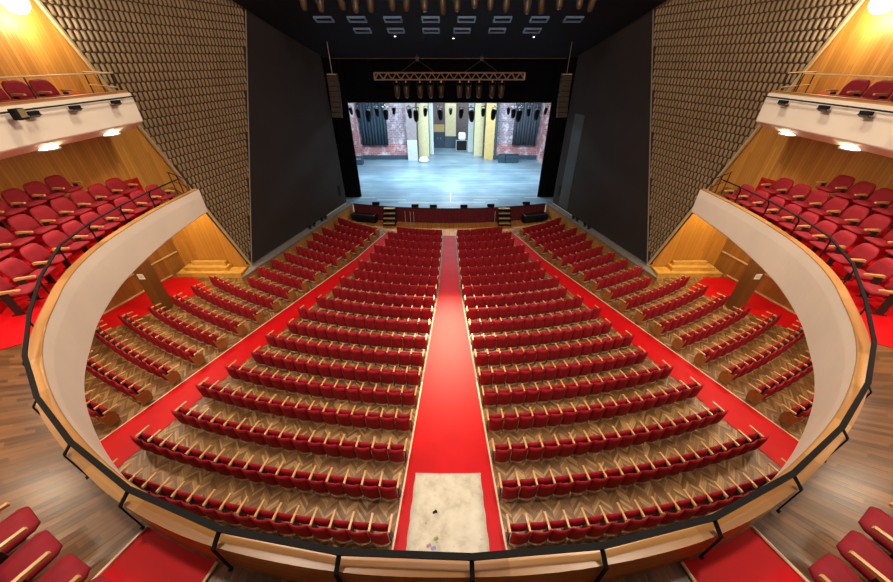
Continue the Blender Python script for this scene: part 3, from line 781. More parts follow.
# short posts at the stage ends of the lower balcony
for s, nm in SIDES:
    t = thing('end_guard', f'short black guard rail at the stage end of the {nm} lower balcony arm', 'guard rail')
    q0, q1 = Vector((s * 10.75, 14.0, 6.83)), Vector((s * 13.0, 15.6, 6.83))
    mb = MB()
    for k in range(3):
        mb = MB(); p = q0.lerp(q1, 0.02 + 0.3 * k); mb.tube(p, p + Vector((0, 0, 0.95)), 0.018, 6); obj('post', mb, M['black_metal'], t)
    mb = MB(); mb.tube(q0 + Vector((0, 0, 0.95)), q0.lerp(q1, 0.66) + Vector((0, 0, 0.95)), 0.02, 6); obj('top_rail', mb, M['black_metal'], t); mb = MB(); mb.tube(q0 + Vector((0, 0, 0.6)), q0.lerp(q1, 0.66) + Vector((0, 0, 0.6)), 0.014, 6); obj('middle_rail', mb, M['black_metal'], t)
    t = thing('end_guard', f'thin guard rail at the stage end of the {nm} upper balcony', 'guard rail')
    q0, q1 = Vector((s * 11.0, 13.1, 10.45)), Vector((s * 13.3, 14.6, 10.45)); mb = MB()
    for k in range(3):
        mb = MB(); p = q0.lerp(q1, 0.02 + 0.45 * k); mb.tube(p, p + Vector((0, 0, 1.0)), 0.018, 6); obj('post', mb, M['black_metal'], t)
    mb = MB()
    for zz in (0.6, 1.0): mb = MB(); mb.tube(q0 + Vector((0, 0, zz)), q0.lerp(q1, 0.92) + Vector((0, 0, zz)), 0.02, 6); obj('rail', mb, M['trim'], t)
    # slim rail above the upper parapet
    t = thing('balcony_rail', f'slim metal rail above the {nm} upper balcony parapet', 'handrail'); mb = MB(); mp = MB()
    idx = rng(UP, lambda p: p.x * s > 0 and p.y > 6.5); idx = idx[::4]
    for a, b in zip(idx, idx[1:]):
        pa, pb = UP[a] + UN[a] * 0.25, UP[b] + UN[b] * 0.25; mb.tube((*pa, 11.46), (*pb, 11.46), 0.02, 6)
    for a in idx[::3]:
        pa = UP[a] + UN[a] * 0.25; mp = MB(); mp.tube((*pa, 10.925), (*pa, 11.46), 0.015, 6); obj('post', mp, M['black_metal'], t)
    obj('rail', mb, M['trim'], t)
    # pipe with lamps along the upper fascia
    t = thing('lamp_pipe', f'dark pipe along the top of the {nm} upper balcony front', 'pipe'); mb = MB()
    ii = rng(UP, lambda p: p.x * s > 0 and p.y > 6.8)
    for a, b in zip(ii, ii[1:]):
        pa, pb = UP[a] - UN[a] * 0.13, UP[b] - UN[b] * 0.13; mb.tube((*pa, 10.80), (*pb, 10.80), 0.022, 6, cap=False)
    obj('pipe', mb, M['black_metal'], t)
    mb = MB()
    for a in ii[2::6]:
        mb = MB(); p, q = UP[a] - UN[a] * 0.15, UP[a] - UN[a] * 0.03; mb.tube((*p, 10.80), (*q, 10.80), 0.018, 6); obj('clip', mb, M['black_metal'], t)
    for k, yy in enumerate((12.1, 10.7, 9.5)):
        j = min(ii, key=lambda i: abs(UP[i].y - yy)); p = UP[j] - UN[j] * 0.17
        t = thing('bracket_lamp', f'small black flap lamp on the {nm} upper balcony front, {ORD[k+1]} from the stage end', 'lamp', (p.x, p.y, 10.78), 0, 'flap lamps on the upper balcony')
        mb = MB(); mb.box((0, 0, -0.06), (0.12, 0.26, 0.09)); obj('housing', mb, M['black'], t, bevel=0.01)
        mb = MB(); mb.box((-s * 0.02, 0, -0.21), (0.12, 0.28, 0.012), mat=Matrix.Translation((-s * 0.02, 0, -0.13)) @ Matrix.Rotation(s * 0.5, 4, 'Y') @ Matrix.Identity(4)); obj('flap', mb, M['black_metal'], t)
    j = min(ii, key=lambda i: abs(UP[i].y - (8.9 if s < 0 else 8.2))); p = UP[j] - UN[j] * 0.28
    t = thing('box_lamp', f'square black spotlight clamped to the {nm} upper balcony front near the frame edge', 'spotlight', (p.x, p.y, 10.75))
    mb = MB(); mb.box((0, 0, 0), (0.18, 0.22, 0.24)); obj('housing', mb, M['black'], t, bevel=0.015)
    mb = MB(); mb.box((-s * 0.095, 0.02, 0.02), (0.01, 0.16, 0.18)); obj('lens', mb, M['lens'], t)
    mb = MB(); mb.box((s * 0.10, 0, 0.05), (0.03, 0.05, 0.05)); obj('clamp', mb, M['black_metal'], t)

# ------------------------------------------------------------------ balcony seats
def balcony_row(P, N, off, z, y0, y1, s, nm, where, pitch=0.725, turn=R_(-6), rowlab='front row', maxn=40):
    """seats along an offset of the rim, from the stage end towards the rear"""
    order = range(NR + 1) if s < 0 else range(NR, -1, -1)
    pts = [(P[i] + N[i] * off, N[i]) for i in order if P[i].x * s > -0.5]
    pos, acc, prev, k = [], 0, None, 0
    want = None
    S = [0]
    for a, b in zip(pts, pts[1:]): S.append(S[-1] + (b[0] - a[0]).length)
    st = next(S[i] for i in range(len(pts)) if pts[i][0].y <= y0)
    q = st
    n = 0
    while q < S[-1] and n < maxn:
        j = max(i for i in range(len(S)) if S[i] <= q); j = min(j, len(pts) - 2)
        tt = (q - S[j]) / (S[j + 1] - S[j]); p = pts[j][0].lerp(pts[j + 1][0], tt); nn = pts[j][1].lerp(pts[j + 1][1], tt).normalized()
        if p.y < y1: break
        pos.append((p, nn)); q += pitch if p.y > 9.3 else pitch + 0.12; n += 1
    cnt = len(pos)
    for k, (p, nn) in enumerate(pos):
        f = -nn; ang = math.atan2(f.y, f.x) - PI / 2; ang += (turn if s < 0 else -turn)
        last = (k == cnt - 1) if s < 0 else (k == 0)
        place_seat('balcony_chair', BME, (p.x, p.y, z + 0.004), ang, f'red padded chair {ORD[k+1]} from the stage end, {rowlab}, {nm} {where}', 'balcony seats', last)
for s, nm in SIDES:
    balcony_row(LP, LN, 1.22, ZF + 0.016, 13.35, 6.4, s, nm, 'lower balcony arm', rowlab='front row')
    balcony_row(LP, LN, 2.15, 7.2, 12.9, 7.2, s, nm, 'lower balcony arm', rowlab='second row')
    balcony_row(LP, LN, 3.10, 7.6, 12.0, 8.2, s, nm, 'lower balcony arm', rowlab='third row')
    balcony_row(UP, UN, 1.25, ZU, 11.7, 8.2, s, nm, 'upper balcony', rowlab='front row')
    balcony_row(UP, UN, 2.2, ZU + 0.35, 10.4, 8.4, s, nm, 'upper balcony', rowlab='second row')
    # rear corner seats at the bottom of the view
    pts = [(LP[i], LN[i], i) for i in range(NR + 1) if 3.1 < LP[i].x * s < 9]
    pts.sort(key=lambda a: abs(a[0].x))
    cc = [(p + nn * (LT[i] + 1.09), nn) for p, nn, i in pts]; S = [0]
    for a, b in zip(cc, cc[1:]): S.append(S[-1] + (b[0] - a[0]).length)
    for n in range(1 if s < 0 else 2, 5):
        q = 0.14 + 0.57 * (n - 1); k = max(i for i in range(len(S) - 1) if S[i] <= q); tt = (q - S[k]) / (S[k + 1] - S[k])
        c = cc[k][0].lerp(cc[k + 1][0], tt); nn = cc[k][1].lerp(cc[k + 1][1], tt)
        f = -nn; ang = math.atan2(f.y, f.x) - PI / 2
        cs = place_seat('balcony_chair', BME, (c.x, c.y, ZF + 0.022), ang, f'red padded chair {ORD[n if s < 0 else n - 1]} from the red carpet strip at the bottom {nm}', 'balcony seats', (n == 1 and s < 0) or (s > 0 and n == 4), None)
        cs.scale = (0.8, 1, 1)

# ------------------------------------------------------------------ stage
ZS = 1.15
def lip(x): return 28.25 + 0.0165 * x * x
mb = MB(); xs = [-13.2 + 26.4 * k / 44 for k in range(45)]
mb.grid([[(x, lip(x) if abs(x) < 8.9 else 29.68, ZS), (x, 31.2, ZS), (x, 46, ZS), (x, 56, ZS)] if abs(x) < 9.7 else [(x, 31.2, ZS), (x, 31.21, ZS), (x, 46, ZS), (x, 56, ZS)] for x in xs])
struct(obj('floor_stage', mb, M['stage_floor']))
mb = MB()
for x0, x1, y in ((-4.6, 3.2, 29.75), (-6.6, -4.0, 30.35), (2.2, 4.4, 30.35), (7.0, 8.6, 31.0), (-8.3, -6.9, 31.0)): mb.box(((x0 + x1) / 2, y, ZS + 0.004), (x1 - x0, 0.06, 0.006))
mb.box((0.1, 31.0, ZS + 0.004), (0.06, 2.6, 0.006))
tag(obj('floor_tape', mb, M['white_tape']), 'thin white tape lines marked across the front of the stage floor', 'tape')
sk = thing('stage_skirt', 'dark red pleated cloth hanging along the curved front of the stage', 'skirt')
mb = MB(); xs = [-8.58 + 17.16 * k / 360 for k in range(361)]
rows = []
for z in (ZPIT + 0.01, 0.5, ZS - 0.02):
    rows.append([(x, lip(x) - 0.05 - 0.03 * math.sin(k * 1.1) * (1.2 - z), z) for k, x in enumerate(xs)])
mb.grid(rows); obj('cloth', mb, M['skirt'], sk, smooth=True)
mb = MB(); mb.grid([[(x, lip(x) - 0.07, ZS - 0.06), (x, lip(x) - 0.07, ZS + 0.01), (x, lip(x) + 0.02, ZS + 0.012)] for x in xs[::6]]); obj('top_edge', mb, M['black_metal'], sk)
for s, nm in SIDES:
    t = thing('stage_stairs', f'short stairs with pale treads up to the {nm} half of the stage', 'stairs', (-5.2 if s < 0 else 4.75, lip(5.0) - 0.1, ZPIT))
    for k in range(4):
        mb = MB(); mb.box((0, -1.1 + 0.3 * k, 0.33 * (k + 1) - 0.02), (0.98, 0.30, 0.05)); obj('tread', mb, M['flat_yellow'], t, bevel=0.008)
    mb = MB()
    for xx in (-0.51, 0.51):
        A = [(xx, -1.26, 0.02), (xx, -0.0, 0.02), (xx, -0.0, 1.28), (xx, -0.35, 1.28), (xx, -1.26, 0.30)]
        mb.grid([A, [(p[0] + 0.02, p[1], p[2]) for p in A]], close_u=True); mb.face(A); mb.face([(p[0] + 0.02, p[1], p[2]) for p in A][::-1])
    for k in range(4): mb.box((0, -0.97 + 0.3 * k, 0.15 + 0.33 * k), (0.98, 0.02, 0.28))
    obj('stringer', mb, M['black'], t)
    t = thing('covered_speaker', f'long black covered loudspeaker cabinet lying before the {nm} end of the stage', 'loudspeaker', (s * 7.55, lip(7.55) - 0.62, ZPIT + 0.005), s * 0.24)
    mb = MB(); mb.box((0, 0, 0.36), (2.3, 0.6, 0.66)); obj('cabinet', mb, M['black'], t, bevel=0.06)
    mb = MB()
    for k in range(4): mb.box((-0.84 + 0.56 * k, -0.31, 0.36), (0.5, 0.02, 0.5))
    obj('grille', mb, M['black_metal'], t)
    mb = MB(); mb.box((-s * 1.0, 0, 0.695), (0.08, 0.5, 0.015)); obj('strap', mb, M['ledge'], t)
for k, x in enumerate((-6.5, -3.0, -1.4, 1.25, 3.6, 6.8)):
    t = thing('stage_monitor', f'low black wedge monitor on the stage edge, {ORD[k+1]} from the left end', 'monitor', (x, lip(x) + 0.22, ZS), 0, 'wedge monitors on the stage edge')
    mb = MB(); A = [(-0.3, -0.14, 0.0), (-0.3, 0.2, 0.0), (-0.3, 0.2, 0.12), (-0.3, -0.08, 0.26), (-0.3, -0.14, 0.24)]; B = [(0.3, b, c) for a, b, c in A]
    mb.grid([A, B], close_u=True); mb.face(A); mb.face(B[::-1]); obj('cabinet', mb, M['black'], t)
    mb = MB(); mb.grid([[(-0.27, 0.185, 0.14), (0.27, 0.185, 0.14)], [(-0.27, -0.06, 0.262), (0.27, -0.06, 0.262)]]); obj('grille', mb, M['black_metal'], t)
for k, x in enumerate((-3.85, -3.4, -3.1, 3.95)):
    t = thing('barrier_post', f'thin white barrier post before the stage skirt, {ORD[k+1]} from the left stairs', 'post', (x, lip(x) - 0.45, ZPIT + 0.003), 0, 'barrier posts before the stage')
    mb = MB(); mb.tube((0, 0, 0.02), (0, 0, 1.15), 0.02, 8); obj('pole', mb, M['steel'], t)
    mb = MB(); mb.lathe([(0.0, 0.0), (0.12, 0.0), (0.12, 0.015), (0.02, 0.03)], (0, 0, 0)); obj('base', mb, M['steel'], t)

# proscenium: black borders and legs
YP = 31.3
mb = MB(); mb.box((0, YP + 0.35, (8.85 + 12.4) / 2), (21.0, 0.3, 12.4 - 8.85)); 
bd = obj('hanging_border', mb, M['black_cloth']); tag(bd, 'wide black cloth border hanging above the stage opening', 'drape')
for s, nm in SIDES:
    mb = MB(); xs2 = [8.22 + 2.2 * k / 40 for k in range(41)]
    mb.grid([[(s * x, YP - 0.22 + 0.05 * math.sin(k * 1.3), z) for k, x in enumerate(xs2)] for z in (ZS + 0.01, 8.85, 12.3)])
    mb.grid([[(s * x, YP + 0.0 + 0.05 * math.sin(k * 1.3), z) for k, x in enumerate(xs2)] for z in (ZS + 0.01, 8.85, 12.3)])
    mb.grid([[(s * 8.22, YP - 0.22, z), (s * 8.22, YP + 0.0, z)] for z in (ZS + 0.01, 12.3)])
    tag(obj('leg_drape', mb, M['black_cloth'], smooth=True), f'tall black drape closing the {nm} side of the stage opening', 'drape')

# stage house shell
def quad(name, pts, m):
    mb = MB(); mb.face(pts); return struct(obj(name, mb, m))
YB = 45.6
quad('wall_stage_left', [(-13.2, 31.5, ZS), (-13.2, 56, ZS), (-13.2, 56, 13), (-13.2, 31.5, 13)], M['brick'])
quad('wall_stage_right', [(13.2, 31.5, ZS), (13.2, 56, ZS), (13.2, 56, 13), (13.2, 31.5, 13)], M['brick'])
for s, nm in SIDES:
    mb = MB(); mb.box((s * 9.2, YB + 0.2, 7.1), (8.0, 0.4, 11.9)); struct(obj(f'wall_stage_back_{nm}', mb, M['brick_grey']))
    mb = MB(); mb.box((s * 9.0, YB - 0.12, 2.05), (7.4, 0.24, 1.75)); struct(obj(f'trim_{1 if s<0 else 2}', mb, M['brick']))
    mb = MB(); mb.box((s * 9.0, YB - 0.26, 1.42), (7.4, 0.06, 0.5)); struct(obj(f'baseboard_stage_{nm}', mb, M['blue_black']))
    mb = MB(); mb.box((s * 11.75, YB - 1.0, 7), (1.35, 1.6, 11.7)); struct(obj(f'pillar_stage_{nm}', mb, M['brick']))
quad('wall_stage_back', [(-13, 55.8, ZS), (13, 55.8, ZS), (13, 55.8, 13), (-13, 55.8, 13)], M['pier_grey'])
quad('ceiling_stage', [(-13.2, 31.5, 13), (13.2, 31.5, 13), (13.2, 56, 13), (-13.2, 56, 13)], M['black'])
def drape(name, label, x0, x1, y, z0, z1, m, cat='curtain'):
    n = 60; mb = MB(); xs3 = [x0 + (x1 - x0) * k / n for k in range(n + 1)]
    mb.grid([[(x, y + 0.09 * math.sin(k * 0.9) + 0.04 * math.sin(k * 2.3), z) for k, x in enumerate(xs3)] for z in (z0, (z0 + z1) / 2, z1)])
    o = obj(name, mb, M[m], smooth=True); sm = o.modifiers.new('thick', 'SOLIDIFY'); sm.thickness = 0.02
    return tag(o, label, cat)
drape('backstage_curtain', 'dark blue curtain hanging on the left brick wall behind the stage', -10.75, -7.55, YB - 0.55, 2.9, 9.5, 'curtain_blue')
drape('backstage_curtain', 'grey blue curtain hanging on the right brick wall behind the stage', 7.75, 10.6, YB - 0.55, 2.9, 9.5, 'curtain_grey')
def flat(name, label, x, y, w, z1, m, d=0.12, foot=None, rz=0.0, cat='scenery flat'):
    t = thing(name, label, cat, (x, y, ZS), rz)
    mb = MB(); mb.box((0, 0, (z1 - ZS) / 2 + 0.01), (w, d, z1 - ZS)); obj('panel', mb, M[m], t, bevel=0.01)
    mb = MB(); mb.box((-w / 2 + 0.04, d / 2 + 0.03, (z1 - ZS) / 2), (0.07, 0.05, z1 - ZS - 0.2)); mb.box((w / 2 - 0.04, d / 2 + 0.03, (z1 - ZS) / 2), (0.07, 0.05, z1 - ZS - 0.2)); obj('batten', mb, M['flat_yellow'], t)
    if foot:
        mb = MB(); mb.box((0, -d / 2 - 0.006, foot / 2 + 0.005), (w * 0.98, 0.008, foot)); obj('kick_board', mb, M['blue_black'], t)
    return t
mb = MB(); mb.box((0, 0, 4.5), (1.2, 0.7, 9)); mb.box((0, -0.36, 1.2), (1.22, 0.03, 2.4), 1)
t = obj('stage_pier', mb, [M['pier_grey'], M['steel']], loc=(-4.6, 45.2, ZS)); struct(t); t.name = 'pillar_backstage'
flat('scenery_flat', 'cream scenery flat standing beside the grey pier backstage', -3.3, 46.8, 1.35, 9.2, 'flat_cream', rz=0.15)
flat('scenery_flat', 'narrow white scenery flat next to the cream one backstage', -2.35, 48.0, 0.5, 9.2, 'flat_white')
flat('scenery_flat', 'cream scenery flat with dark kick board left of the flight case', 0.15, 52.0, 1.5, 8.5, 'flat_cream', foot=1.6)
flat('scenery_flat', 'white scenery flat right of the flight case', 2.86, 49.5, 0.7, 9.2, 'flat_white')
flat('scenery_flat', 'tall cream scenery flat leaning toward the yellow one', 3.75, 47.2, 1.15, 9.2, 'flat_cream', rz=-0.1)
flat('scenery_flat', 'tall yellow scenery flat with dark edge by the right brick wall', 4.95, 45.3, 1.15, 9.2, 'flat_yellow', rz=-0.12)
flat('scenery_flat', 'dark narrow masking flat beside the yellow flat', 5.75, 45.2, 0.28, 9.2, 'blue_black')
t = thing('storage_cabinet', 'dark blue storage cabinet with cream top in the far backstage recess', 'cabinet', (-1.45, 52.5, ZS))
mb = MB(); mb.box((0, 0, 1.05), (1.5, 0.7, 2.08)); obj('body', mb, M['blue_black'], t, bevel=0.02)
mb = MB(); mb.box((0, 0, 2.55), (1.45, 0.6, 0.9)); obj('top_box', mb, M['flat_yellow'], t)
mb = MB(); mb.box((-0.2, -0.36, 1.3), (0.03, 0.03, 0.25)); mb.box((0.2, -0.36, 1.3), (0.03, 0.03, 0.25)); obj('handles', mb, M['steel'], t)
t = thing('flight_case', 'black flight case on wheels with white cloth on top, deep backstage', 'case', (1.66, 50.0, ZS))
mb = MB(); mb.box((0, 0, 0.8), (1.5, 0.8, 1.35)); obj('body', mb, M['black'], t, bevel=0.02)
mb = MB()
for xx in (-0.74, 0.74):
    mb.box((xx, -0.4, 0.8), (0.06, 0.04, 1.36))
for zz in (0.14, 1.47): mb.box((0, -0.4, zz), (1.5, 0.04, 0.06))
obj('edge_rail', mb, M['steel'], t)
for xx in (-0.6, 0.6):
    mb = MB(); mb.tube((xx, -0.3, 0.07), (xx + 0.05, -0.3, 0.07), 0.07, 10); obj('wheel', mb, M['black_metal'], t)
mb = MB(); mb.box((0, 0, 0), (1.0, 0.7, 0.9)); o = obj('white_bundle', mb, M['cloth_white'], bevel=0.2, loc=(1.7, 50.0, ZS + 1.94)); tag(o, 'white cloth bundle sitting on the flight case backstage', 'bundle')
for k, x in enumerate((6.45, 7.3, 8.1)):
    t = thing('road_box', f'black road box by the right backstage brick wall, {ORD[k+1]} from the flats', 'box', (x, 43.9, ZS), 0, 'black road boxes')
    mb = MB(); mb.box((0, 0, 0.5), (0.78, 0.6, 0.9)); obj('body', mb, M['blue_black'], t, bevel=0.03)
    mb = MB(); mb.box((0, -0.3, 0.5), (0.8, 0.03, 0.05)); mb.box((0, -0.3, 0.94), (0.8, 0.03, 0.05)); obj('edge_rail', mb, M['black_metal'], t)
t = thing('white_sacks', 'pale heap of cloth on the floor beside the grey pier', 'bundle', (-3.2, 44.2, ZS))
mb = MB(); mb.lathe([(0, 0), (0.6, 0.02), (0.62, 0.3), (0.35, 0.55), (0, 0.6)], (0, 0, 0.0), n=14); obj('cloth', mb, M['cloth_white'], t, smooth=True)
t = thing('dark_crate', 'dark blue crate at the left rear edge of the stage', 'crate', (-11.0, 43.0, ZS)); mb = MB(); mb.box((0, 0, 0.45), (1.0, 0.8, 0.88)); obj('body', mb, M['blue_black'], t, bevel=0.03)
mb = MB(); mb.box((0, -0.41, 0.7), (0.8, 0.02, 0.06)); obj('slat', mb, M['steel'], t)

# ------------------------------------------------------------------ trusses and lamps
def truss(t, x0, x1, y, z, h, n, m='truss_metal'):
    mb = MB()
    for dy in (-h * 0.35, h * 0.35):
        for dz in (0, h): mb.tube((x0, y + dy, z + dz), (x1, y + dy, z + dz), 0.04, 6)
    obj('chords', mb, M[m], t)
    d = (x1 - x0) / n
    for dy in (-h * 0.35, h * 0.35):
        mb = MB()
        for k in range(n): mb.tube((x0 + k * d, y + dy, z + (h if k % 2 else 0)), (x0 + (k + 1) * d, y + dy, z + (0 if k % 2 else h)), 0.028, 5)
        for xx in (x0, x1): mb.tube((xx, y + dy, z), (xx, y + dy, z + h), 0.04, 6)
        obj('lattice', mb, M[m], t)
def spot_me():
    a = MB(); a.lathe([(0.0, 0.0), (0.13, 0.0), (0.17, -0.10), (0.18, -0.45), (0.15, -0.62), (0.10, -0.72), (0.0, -0.74)], (0, 0, -0.22), n=12)
    b = MB(); b.box((-0.2, 0, -0.3), (0.025, 0.06, 0.5)); b.box((0.2, 0, -0.3), (0.025, 0.06, 0.5)); b.box((0, 0, -0.06), (0.42, 0.06, 0.03))
    c = MB(); c.box((0, 0, 0.0), (0.08, 0.08, 0.14)); d = MB(); d.lathe([(0, -0.965), (0.095, -0.945)], (0, 0, 0), n=12)
    return {'housing': a.mesh('spot_housing', M['lamp_body'], True), 'yoke': b.mesh('spot_yoke', M['black_metal']), 'clamp': c.mesh('spot_clamp', M['truss_metal']), 'lens': d.mesh('spot_lens', M['lens'])}
SPOT = spot_me()
SPOT_DARK = dict(SPOT); SPOT_DARK['housing'] = SPOT['housing'].copy(); SPOT_DARK['housing'].materials[0] = M['black']
def spot(label, loc, group, me=SPOT, sc=1.0, rx=0.0, rz=0.0):
    t = thing('stage_spotlight', label, 'spotlight', loc, 0, group); t.scale = (sc,) * 3; t.rotation_euler = (rx, 0, rz)
    for n, m in me.items(): link(n, m, t)
    return t
YT = 29.2
ZTR = 10.55
t = thing('lighting_truss', 'pale lattice lighting truss hanging before the black border', 'truss'); truss(t, -5.45, 5.45, YT, ZTR, 0.42, 34)
for k, x in enumerate((-3.88, -3.2, -2.18, -1.4, -0.62, 0.75, 1.4, 2.18, 3.15, 3.85)):
    spot(f'brown moving spotlight under the pale truss, {ORD[k+1]} from the left', (x, YT, ZTR - 0.11), 'spotlights under the pale truss', sc=1.12)
for s, nm in SIDES:
    t = thing('truss_bridle', f'thin cables holding up the {nm} half of the pale truss', 'cable'); mb = MB()
    for xx in (1.05, 3.55): mb.tube((s * xx, YT, ZTR + 0.44), (s * 2.3, YT, ZTR + 1.2), 0.02, 5)
    mb.tube((s * 2.3, YT, ZTR + 1.2), (s * 2.3, YT, 12.1), 0.02, 5); obj('cable', mb, M['lamp_body'], t)
    mb = MB(); mb.box((s * 2.3, YT, ZTR + 1.25), (0.22, 0.2, 0.26)); obj('hoist', mb, M['lamp_body'], t)
    # line array
    t = thing('hanging_line_array', f'tall hanging column of grey loudspeakers at the {nm} of the truss', 'loudspeaker', (s * 7.62, 26.2, -0.22))
    for k in range(8):
        mb = MB(); y = -0.02 * k * k * 0.4; a = 0.02 * k
        mb.box((0, 0, 0), (0.64, 0.45, 0.29), mat=Matrix.Translation((0, y + 0.0, 11.0 - 0.305 * k)) @ Matrix.Rotation(-a, 4, 'X')); obj('speaker_box', mb, M['array'], t, bevel=0.02)
    mb = MB(); mb.box((0, 0, 11.2), (0.6, 0.4, 0.05)); mb.tube((0, 0, 11.2), (0, 0, 12.9), 0.02, 5); obj('fly_bar', mb, M['truss_metal'], t)
t = thing('stage_truss', 'pale lighting truss crossing the stage behind the opening', 'truss'); truss(t, -9.3, 9.3, 34.0, 8.62, 0.35, 40, 'steel')
for xx in (-7.5, -2.5, 2.5, 7.5):
    mb = MB(); mb.tube((xx, 34.0, 8.98), (xx, 34.0, 12.97), 0.02, 5); obj('hanger', mb, M['black_metal'], t)
XS = (-8.8, -8.15, -7.2, -6.5, -5.7, -4.9, -3.6, -3.0, -2.1, -0.9, 0.1, 1.1, 1.9, 3.0, 4.0, 5.2, 5.7, 6.3, 7.0, 7.8, 8.6)
for k, x in enumerate(XS):
    spot(f'black spotlight on the truss above the stage, {ORD[k+1]} from the left', (x, 33.88, 8.40 - 0.02 * ((k * 7) % 5)), 'spotlights on the stage truss', SPOT_DARK, sc=0.8 + 0.55 * ((k * 7) % 5) / 4, rx=0.25, rz=(k % 3 - 1) * 0.4)
# ---- black ceiling in front of the proscenium, slots and lamps
mb = MB()
zc = lambda y: 11.87 + 0.30 * (30.2 - y)
for y0, y1 in ((30.2, 26.0), (26.0, 16.0)):
    pass
pts = [(-9.3, 30.2), (9.3, 30.2), (11.6, 19.0), (-11.6, 19.0)]
A = [(x, y, zc(y)) for x, y in pts]; B = [(x, y, zc(y) + 0.25) for x, y in pts]
mb.face(A); mb.face(B[::-1])
for i in range(4): j = (i + 1) % 4; mb.face([A[i], B[i], B[j], A[j]])
struct(obj('ceiling', mb, M['ceiling']))
mb = MB(); mb.box((0, 30.15, 11.83), (17.2, 0.08, 0.06)); struct(obj('trim_3', mb, M['lamp_body']))
ct = math.atan(0.30)
def on_ceil(x, y, d): return Vector((x, y, zc(y))) - Vector((0, 0.287, 0.958)) * d
n1 = 0
for row, (yy, xs4) in enumerate(((24.2, (-7.0, -5.15, -3.15, -1.05, 0.95, 2.95, 5.0, 6.9)), (25.6, (-5.2, -3.2, -1.1, 0.75, 2.85, 4.95)))):
    for k, x in enumerate(xs4):
        t = thing('ceiling_slot', f'grey framed lamp slot in the black ceiling, {"rear" if row == 0 else "front"} row, {ORD[k+1]} from the left', 'lamp slot', on_ceil(x, yy, 0.012), 0, 'lamp slots in the black ceiling')
        t.rotation_euler = (-ct, 0, 0)
        mb = MB()
        for cx_, cy_, dx, dy in ((0, 0.26, 1.0, 0.07), (0, -0.26, 1.0, 0.07), (-0.47, 0, 0.07, 0.5), (0.47, 0, 0.07, 0.5)): mb.box((cx_, cy_, -0.04), (dx, dy, 0.09))
        obj('frame', mb, M['slot_frame'], t); mb = MB(); mb.box((0, 0, -0.005), (0.9, 0.46, 0.01)); obj('pane', mb, M['black'], t)
for k in range(18):
    x = -6.6 + 13.2 * k / 17 + random.uniform(-0.15, 0.15); y = 20.3 + random.uniform(-0.3, 0.3); p = on_ceil(x, y, 0.46)
    spot(f'brown spotlight hanging from the black ceiling, {ORD[k+1]} from the left', p, 'spotlights under the ceiling', sc=0.85, rx=random.uniform(-0.3, 0.3), rz=random.uniform(-0.6, 0.6))
t = thing('lamp_bar', 'long thin bar carrying the ceiling spotlights', 'bar'); mb = MB(); p, q = on_ceil(-7.2, 20.3, 0.30), on_ceil(7.2, 20.3, 0.30); mb.tube(p, q, 0.03, 6); obj('pipe', mb, M['lamp_body'], t)
mb = MB()
for xx in (-6, -2, 2, 6): mb.tube(on_ceil(xx, 20.3, 0.30), on_ceil(xx, 20.3, 0.0), 0.02, 5)
obj('hangers', mb, M['lamp_body'], t)
for k, (x, y) in enumerate(((5.3, 26.6), (0.25, 26.8), (-3.4, 26.5))):
    mb = MB(); mb.lathe([(0, -0.02), (0.05, -0.02), (0.06, 0.0)], on_ceil(x, y, 0.01), n=10); o = obj('ceiling_lamp', mb, M['glow_small']); tag(o, f'tiny round lamp in the black ceiling, {ORD[k+1]} from the right', 'lamp', 'tiny ceiling lamps')

# ------------------------------------------------------------------ lights
def light(kind, name, loc, energy, color, aim=None, size=None, spot_deg=None, blend=0.5):
    l = bpy.data.lights.new(name, kind); l.energy = energy; l.color = color
    o = bpy.data.objects.new(name, l); COL.objects.link(o); o.location = loc
    if aim is not None: o.rotation_euler = (Vector(aim) - Vector(loc)).to_track_quat('-Z', 'Y').to_euler()
    if kind == 'SPOT': l.spot_size = R_(spot_deg); l.spot_blend = blend; l.shadow_soft_size = size or 0.2
    elif kind == 'AREA': l.size = size or 1.0
    else: l.shadow_soft_size = size or 0.1
    return o
WARM = (1.0, 0.80, 0.56); NEUT = (1.0, 0.90, 0.76); COOL = (0.66, 0.88, 1.0)
for x in (-5.5, 5.5):
    for y in (5.0, 11.0, 17.0):
        light('SPOT', 'hall_downlight', (x, y, 18.5), {5.0: 2900, 11.0: 2600, 17.0: 350}[y], NEUT, (x * 0.9, y + 1.0, 0), 0.6, 95, 0.7)
light('SPOT', 'aisle_spot', (0, 27.0, 12.0), 42000, (1.0, 0.78, 0.52), (0, 12.0, 0.5), 0.35, 22, 1.0)
light('POINT', 'fascia_fill_light', (0, 8.0, 17.0), 3600, NEUT, None, 0.8)  # unseen central light, added to brighten the balcony fronts
